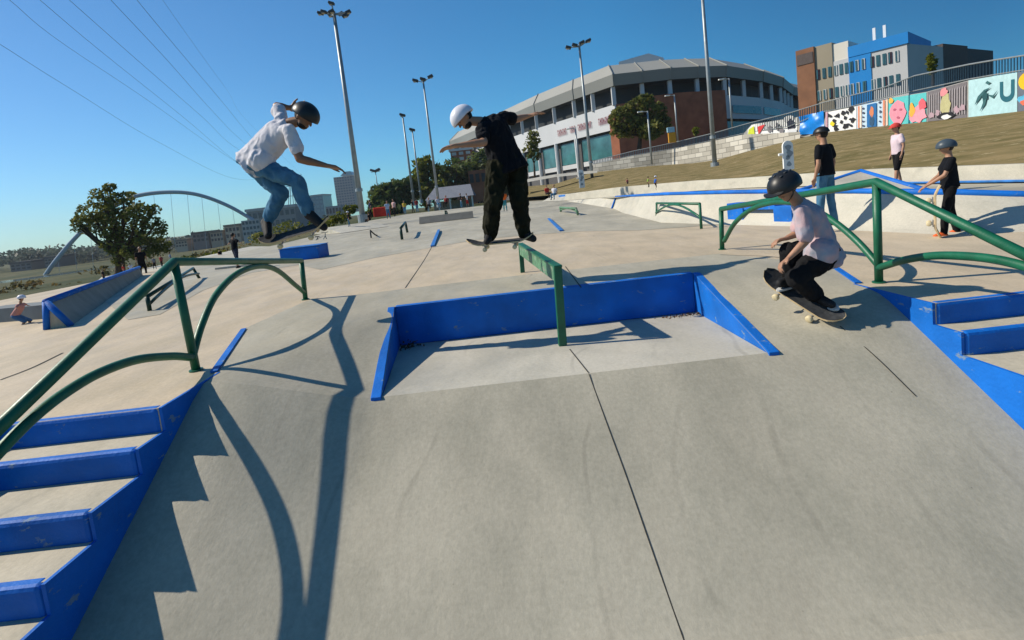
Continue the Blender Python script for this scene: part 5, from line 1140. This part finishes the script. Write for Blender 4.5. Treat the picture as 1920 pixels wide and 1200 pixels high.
far = [
 ('crouching skater in white helmet and blue shorts rolling past the left edge', (42, 622), 66, 7.6, col3('coral_top', (.45, .22, .2)), col3('blue_shorts', (.06, .14, .28)), 20, dict(crouch=.6, arms='out', hat=dict(mat=HW), shorts=True)),
 ('person in black dropping in at the far end of the left quarter ramp', (270, 518), 56, 16, BT, BP, -40, dict(crouch=.2, arms='down')),
 ('person in black with both arms spread riding behind the left rail', (446, 503), 68, 13.2, BT, col3('dark_skirt', (.03, .035, .06)), 60, dict(arms='out', shorts=True)),
 ('small figure in black standing by the path left of the leafy tree', (196, 530), 26, 30, BT, BP, 0, {}),
 ('small figure in a red top near the foot of the leafy tree', (234, 521), 28, 30, col3('red_top', (.5, .04, .03)), BP, 30, {}),
 ('small figure in a white top just right of the red topped one by the tree', (248, 520), 28, 32, WT, JN, 150, {}),
 ('figure in grey first in the row beyond the leafy tree', (291, 506), 26, 36, col3('grey_top', (.2, .2, .22)), BP, -30, {}),
 ('figure in dark red second in the row beyond the leafy tree', (305, 503), 26, 38, col3('maroon_top', (.2, .03, .03)), BP, -90, {}),
 ('figure in pale blue at the right end of the row beyond the leafy tree', (322, 498), 26, 40, col3('paleblue_top', (.3, .38, .5)), JN, 200, {}),
 ('seated dark figure on the far curb left of the spread-armed rider', (414, 486), 16, 24, BT, BP, -60, dict(sit=True)),
 ('person crouching in dark clothes at the foot of the first light pole', (694, 420), 18, 33, BT, BP, 160, dict(sit=True)),
 ('standing person in dark blue behind the first light pole', (697, 408), 34, 40, col3('navy_top', (.02, .03, .08)), BP, 200, {}),
 ('person in pale blue shirt standing beside the red box', (729, 410), 34, 40, col3('lightblue_shirt', (.4, .48, .62)), JN, -60, {}),
 ('person in pink standing right of the pale blue shirt', (741, 406), 33, 42, col3('pink_top', (.55, .35, .33)), BP, -120, {}),
 ('person in black left of the shelter near the edge-on light pole', (775, 399), 26, 48, BT, BP, 0, {}),
 ('person in dark red beside the black clothed one near the shelter', (783, 398), 26, 49, col3('maroon_top', (.2, .03, .03)), JN, 90, {}),
 ('person in black with blue jeans at the right end of the shelter', (866, 390), 28, 46, BT, JN, 200, {}),
 ('person in white top and red shorts at the right end of the shelter', (877, 389), 27, 46, WT, col3('red_shorts', (.4, .03, .03)), -20, dict(shorts=True)),
 ('person in orange vest and teal trousers seen between the dark trousered legs', (948, 396), 40, 30, col3('orange_vest', (.75, .13, .02)), col3('teal_trousers', (.05, .22, .24)), -90, {}),
 ('seated person in red on the far white ledge', (1027, 372), 20, 34, col3('red_top', (.5, .04, .03)), BP, -60, dict(sit=True)),
 ('seated person in white and blue beside the blue pad', (1041, 374), 22, 33, WT, JN, -120, dict(sit=True)),
 ('person in grey sitting under the left end of the picnic shelter', (806, 392), 17, 52, col3('grey_top', (.2, .2, .22)), BP, -90, dict(sit=True)),
 ('person in white sitting in the middle of the picnic shelter row', (822, 390), 17, 52, WT, JN, -60, dict(sit=True)),
 ('person in maroon sitting right of the white clothed one by the shelter', (838, 388), 17, 52, col3('maroon_top', (.2, .03, .03)), BP, -110, dict(sit=True)),
 ('standing person in yellow near the dark hump left of the shelter', (760, 402), 26, 46, col3('yellow_top', (.5, .35, .05)), JN, -90, {}),
 ('dark clothed person with a white helmet left of the first light pole', (655, 426), 30, 30, BT, JN, 30, dict(hat=dict(mat=HW))),
 ('small rider in dusty red beyond the blue edged bank', (1177, 350), 16, 36, col3('dusty_red', (.4, .12, .12)), BP, -90, dict(crouch=.3)),
 ('rider in lime green beyond the blue edged bank', (1216, 353), 22, 26, col3('lime_top', (.25, .4, .06)), BP, 0, dict(crouch=.2)),
 ('rider in white helmet and blue top beyond the blue edged bank', (1230, 357), 27, 22, col3('royal_top', (.03, .12, .45)), BP, 20, dict(hat=dict(mat=HW), crouch=.2)),
]
for lb, foot, hp, d, a, b_, face, kw in far: stander(lb, foot, hp, d, a, b_, face, vox=.02 if hp > 50 else .035, group=GRP, **kw)
# bicycle lying by the blue box
c = Y(598, 462, 24); bk = thing('bicycle', c, 'small trick bicycle beyond the blue grind box under the airborne board', 'bicycle'); fr = M('bike_frame', (.05, .12, .14), .4)
def wheel_at(p, r_, ax_): 
    a = V(ax_).normalized(); u = a.orthogonal().normalized(); v = a.cross(u); mb = MB(); pts = [p+u*(r_*math.cos(k*math.pi/12))+v*(r_*math.sin(k*math.pi/12)) for k in range(25)]; mb.tube(pts, .025, 6, False); mb.build('tyre', DARK, bk, True)
w1_, w2_ = c+V((-.38, 0, .02)), c+V((.42, .25, -.05)); wheel_at(w1_, .25, V((.2, 1, .2))); wheel_at(w2_, .25, V((.4, 1, .1)))
s_ = c+V((-.05, .1, .38)); h_ = c+V((.30, .18, .45)); m_ = c+V((.0, .1, .0))
mb = MB(); mb.tube([w1_, m_, h_, s_, w1_], .02, 6); mb.build('frame', fr, bk); mb = MB(); mb.tube([w2_, h_, h_+V((.02, 0, .15))], .02, 6); mb.build('fork', fr, bk)
mb = MB(); mb.tube([h_+V((-.05, -.3, .17)), h_+V((.02, 0, .15)), h_+V((.05, .3, .17))], .015, 6); mb.build('handlebar', DARK, bk); mb = MB(); mb.tube([m_, s_+V((0, 0, .06))], .016, 6); mb.box(s_+V((0, 0, .08)), (.2, .09, .04)); mb.build('saddle', DARK, bk)
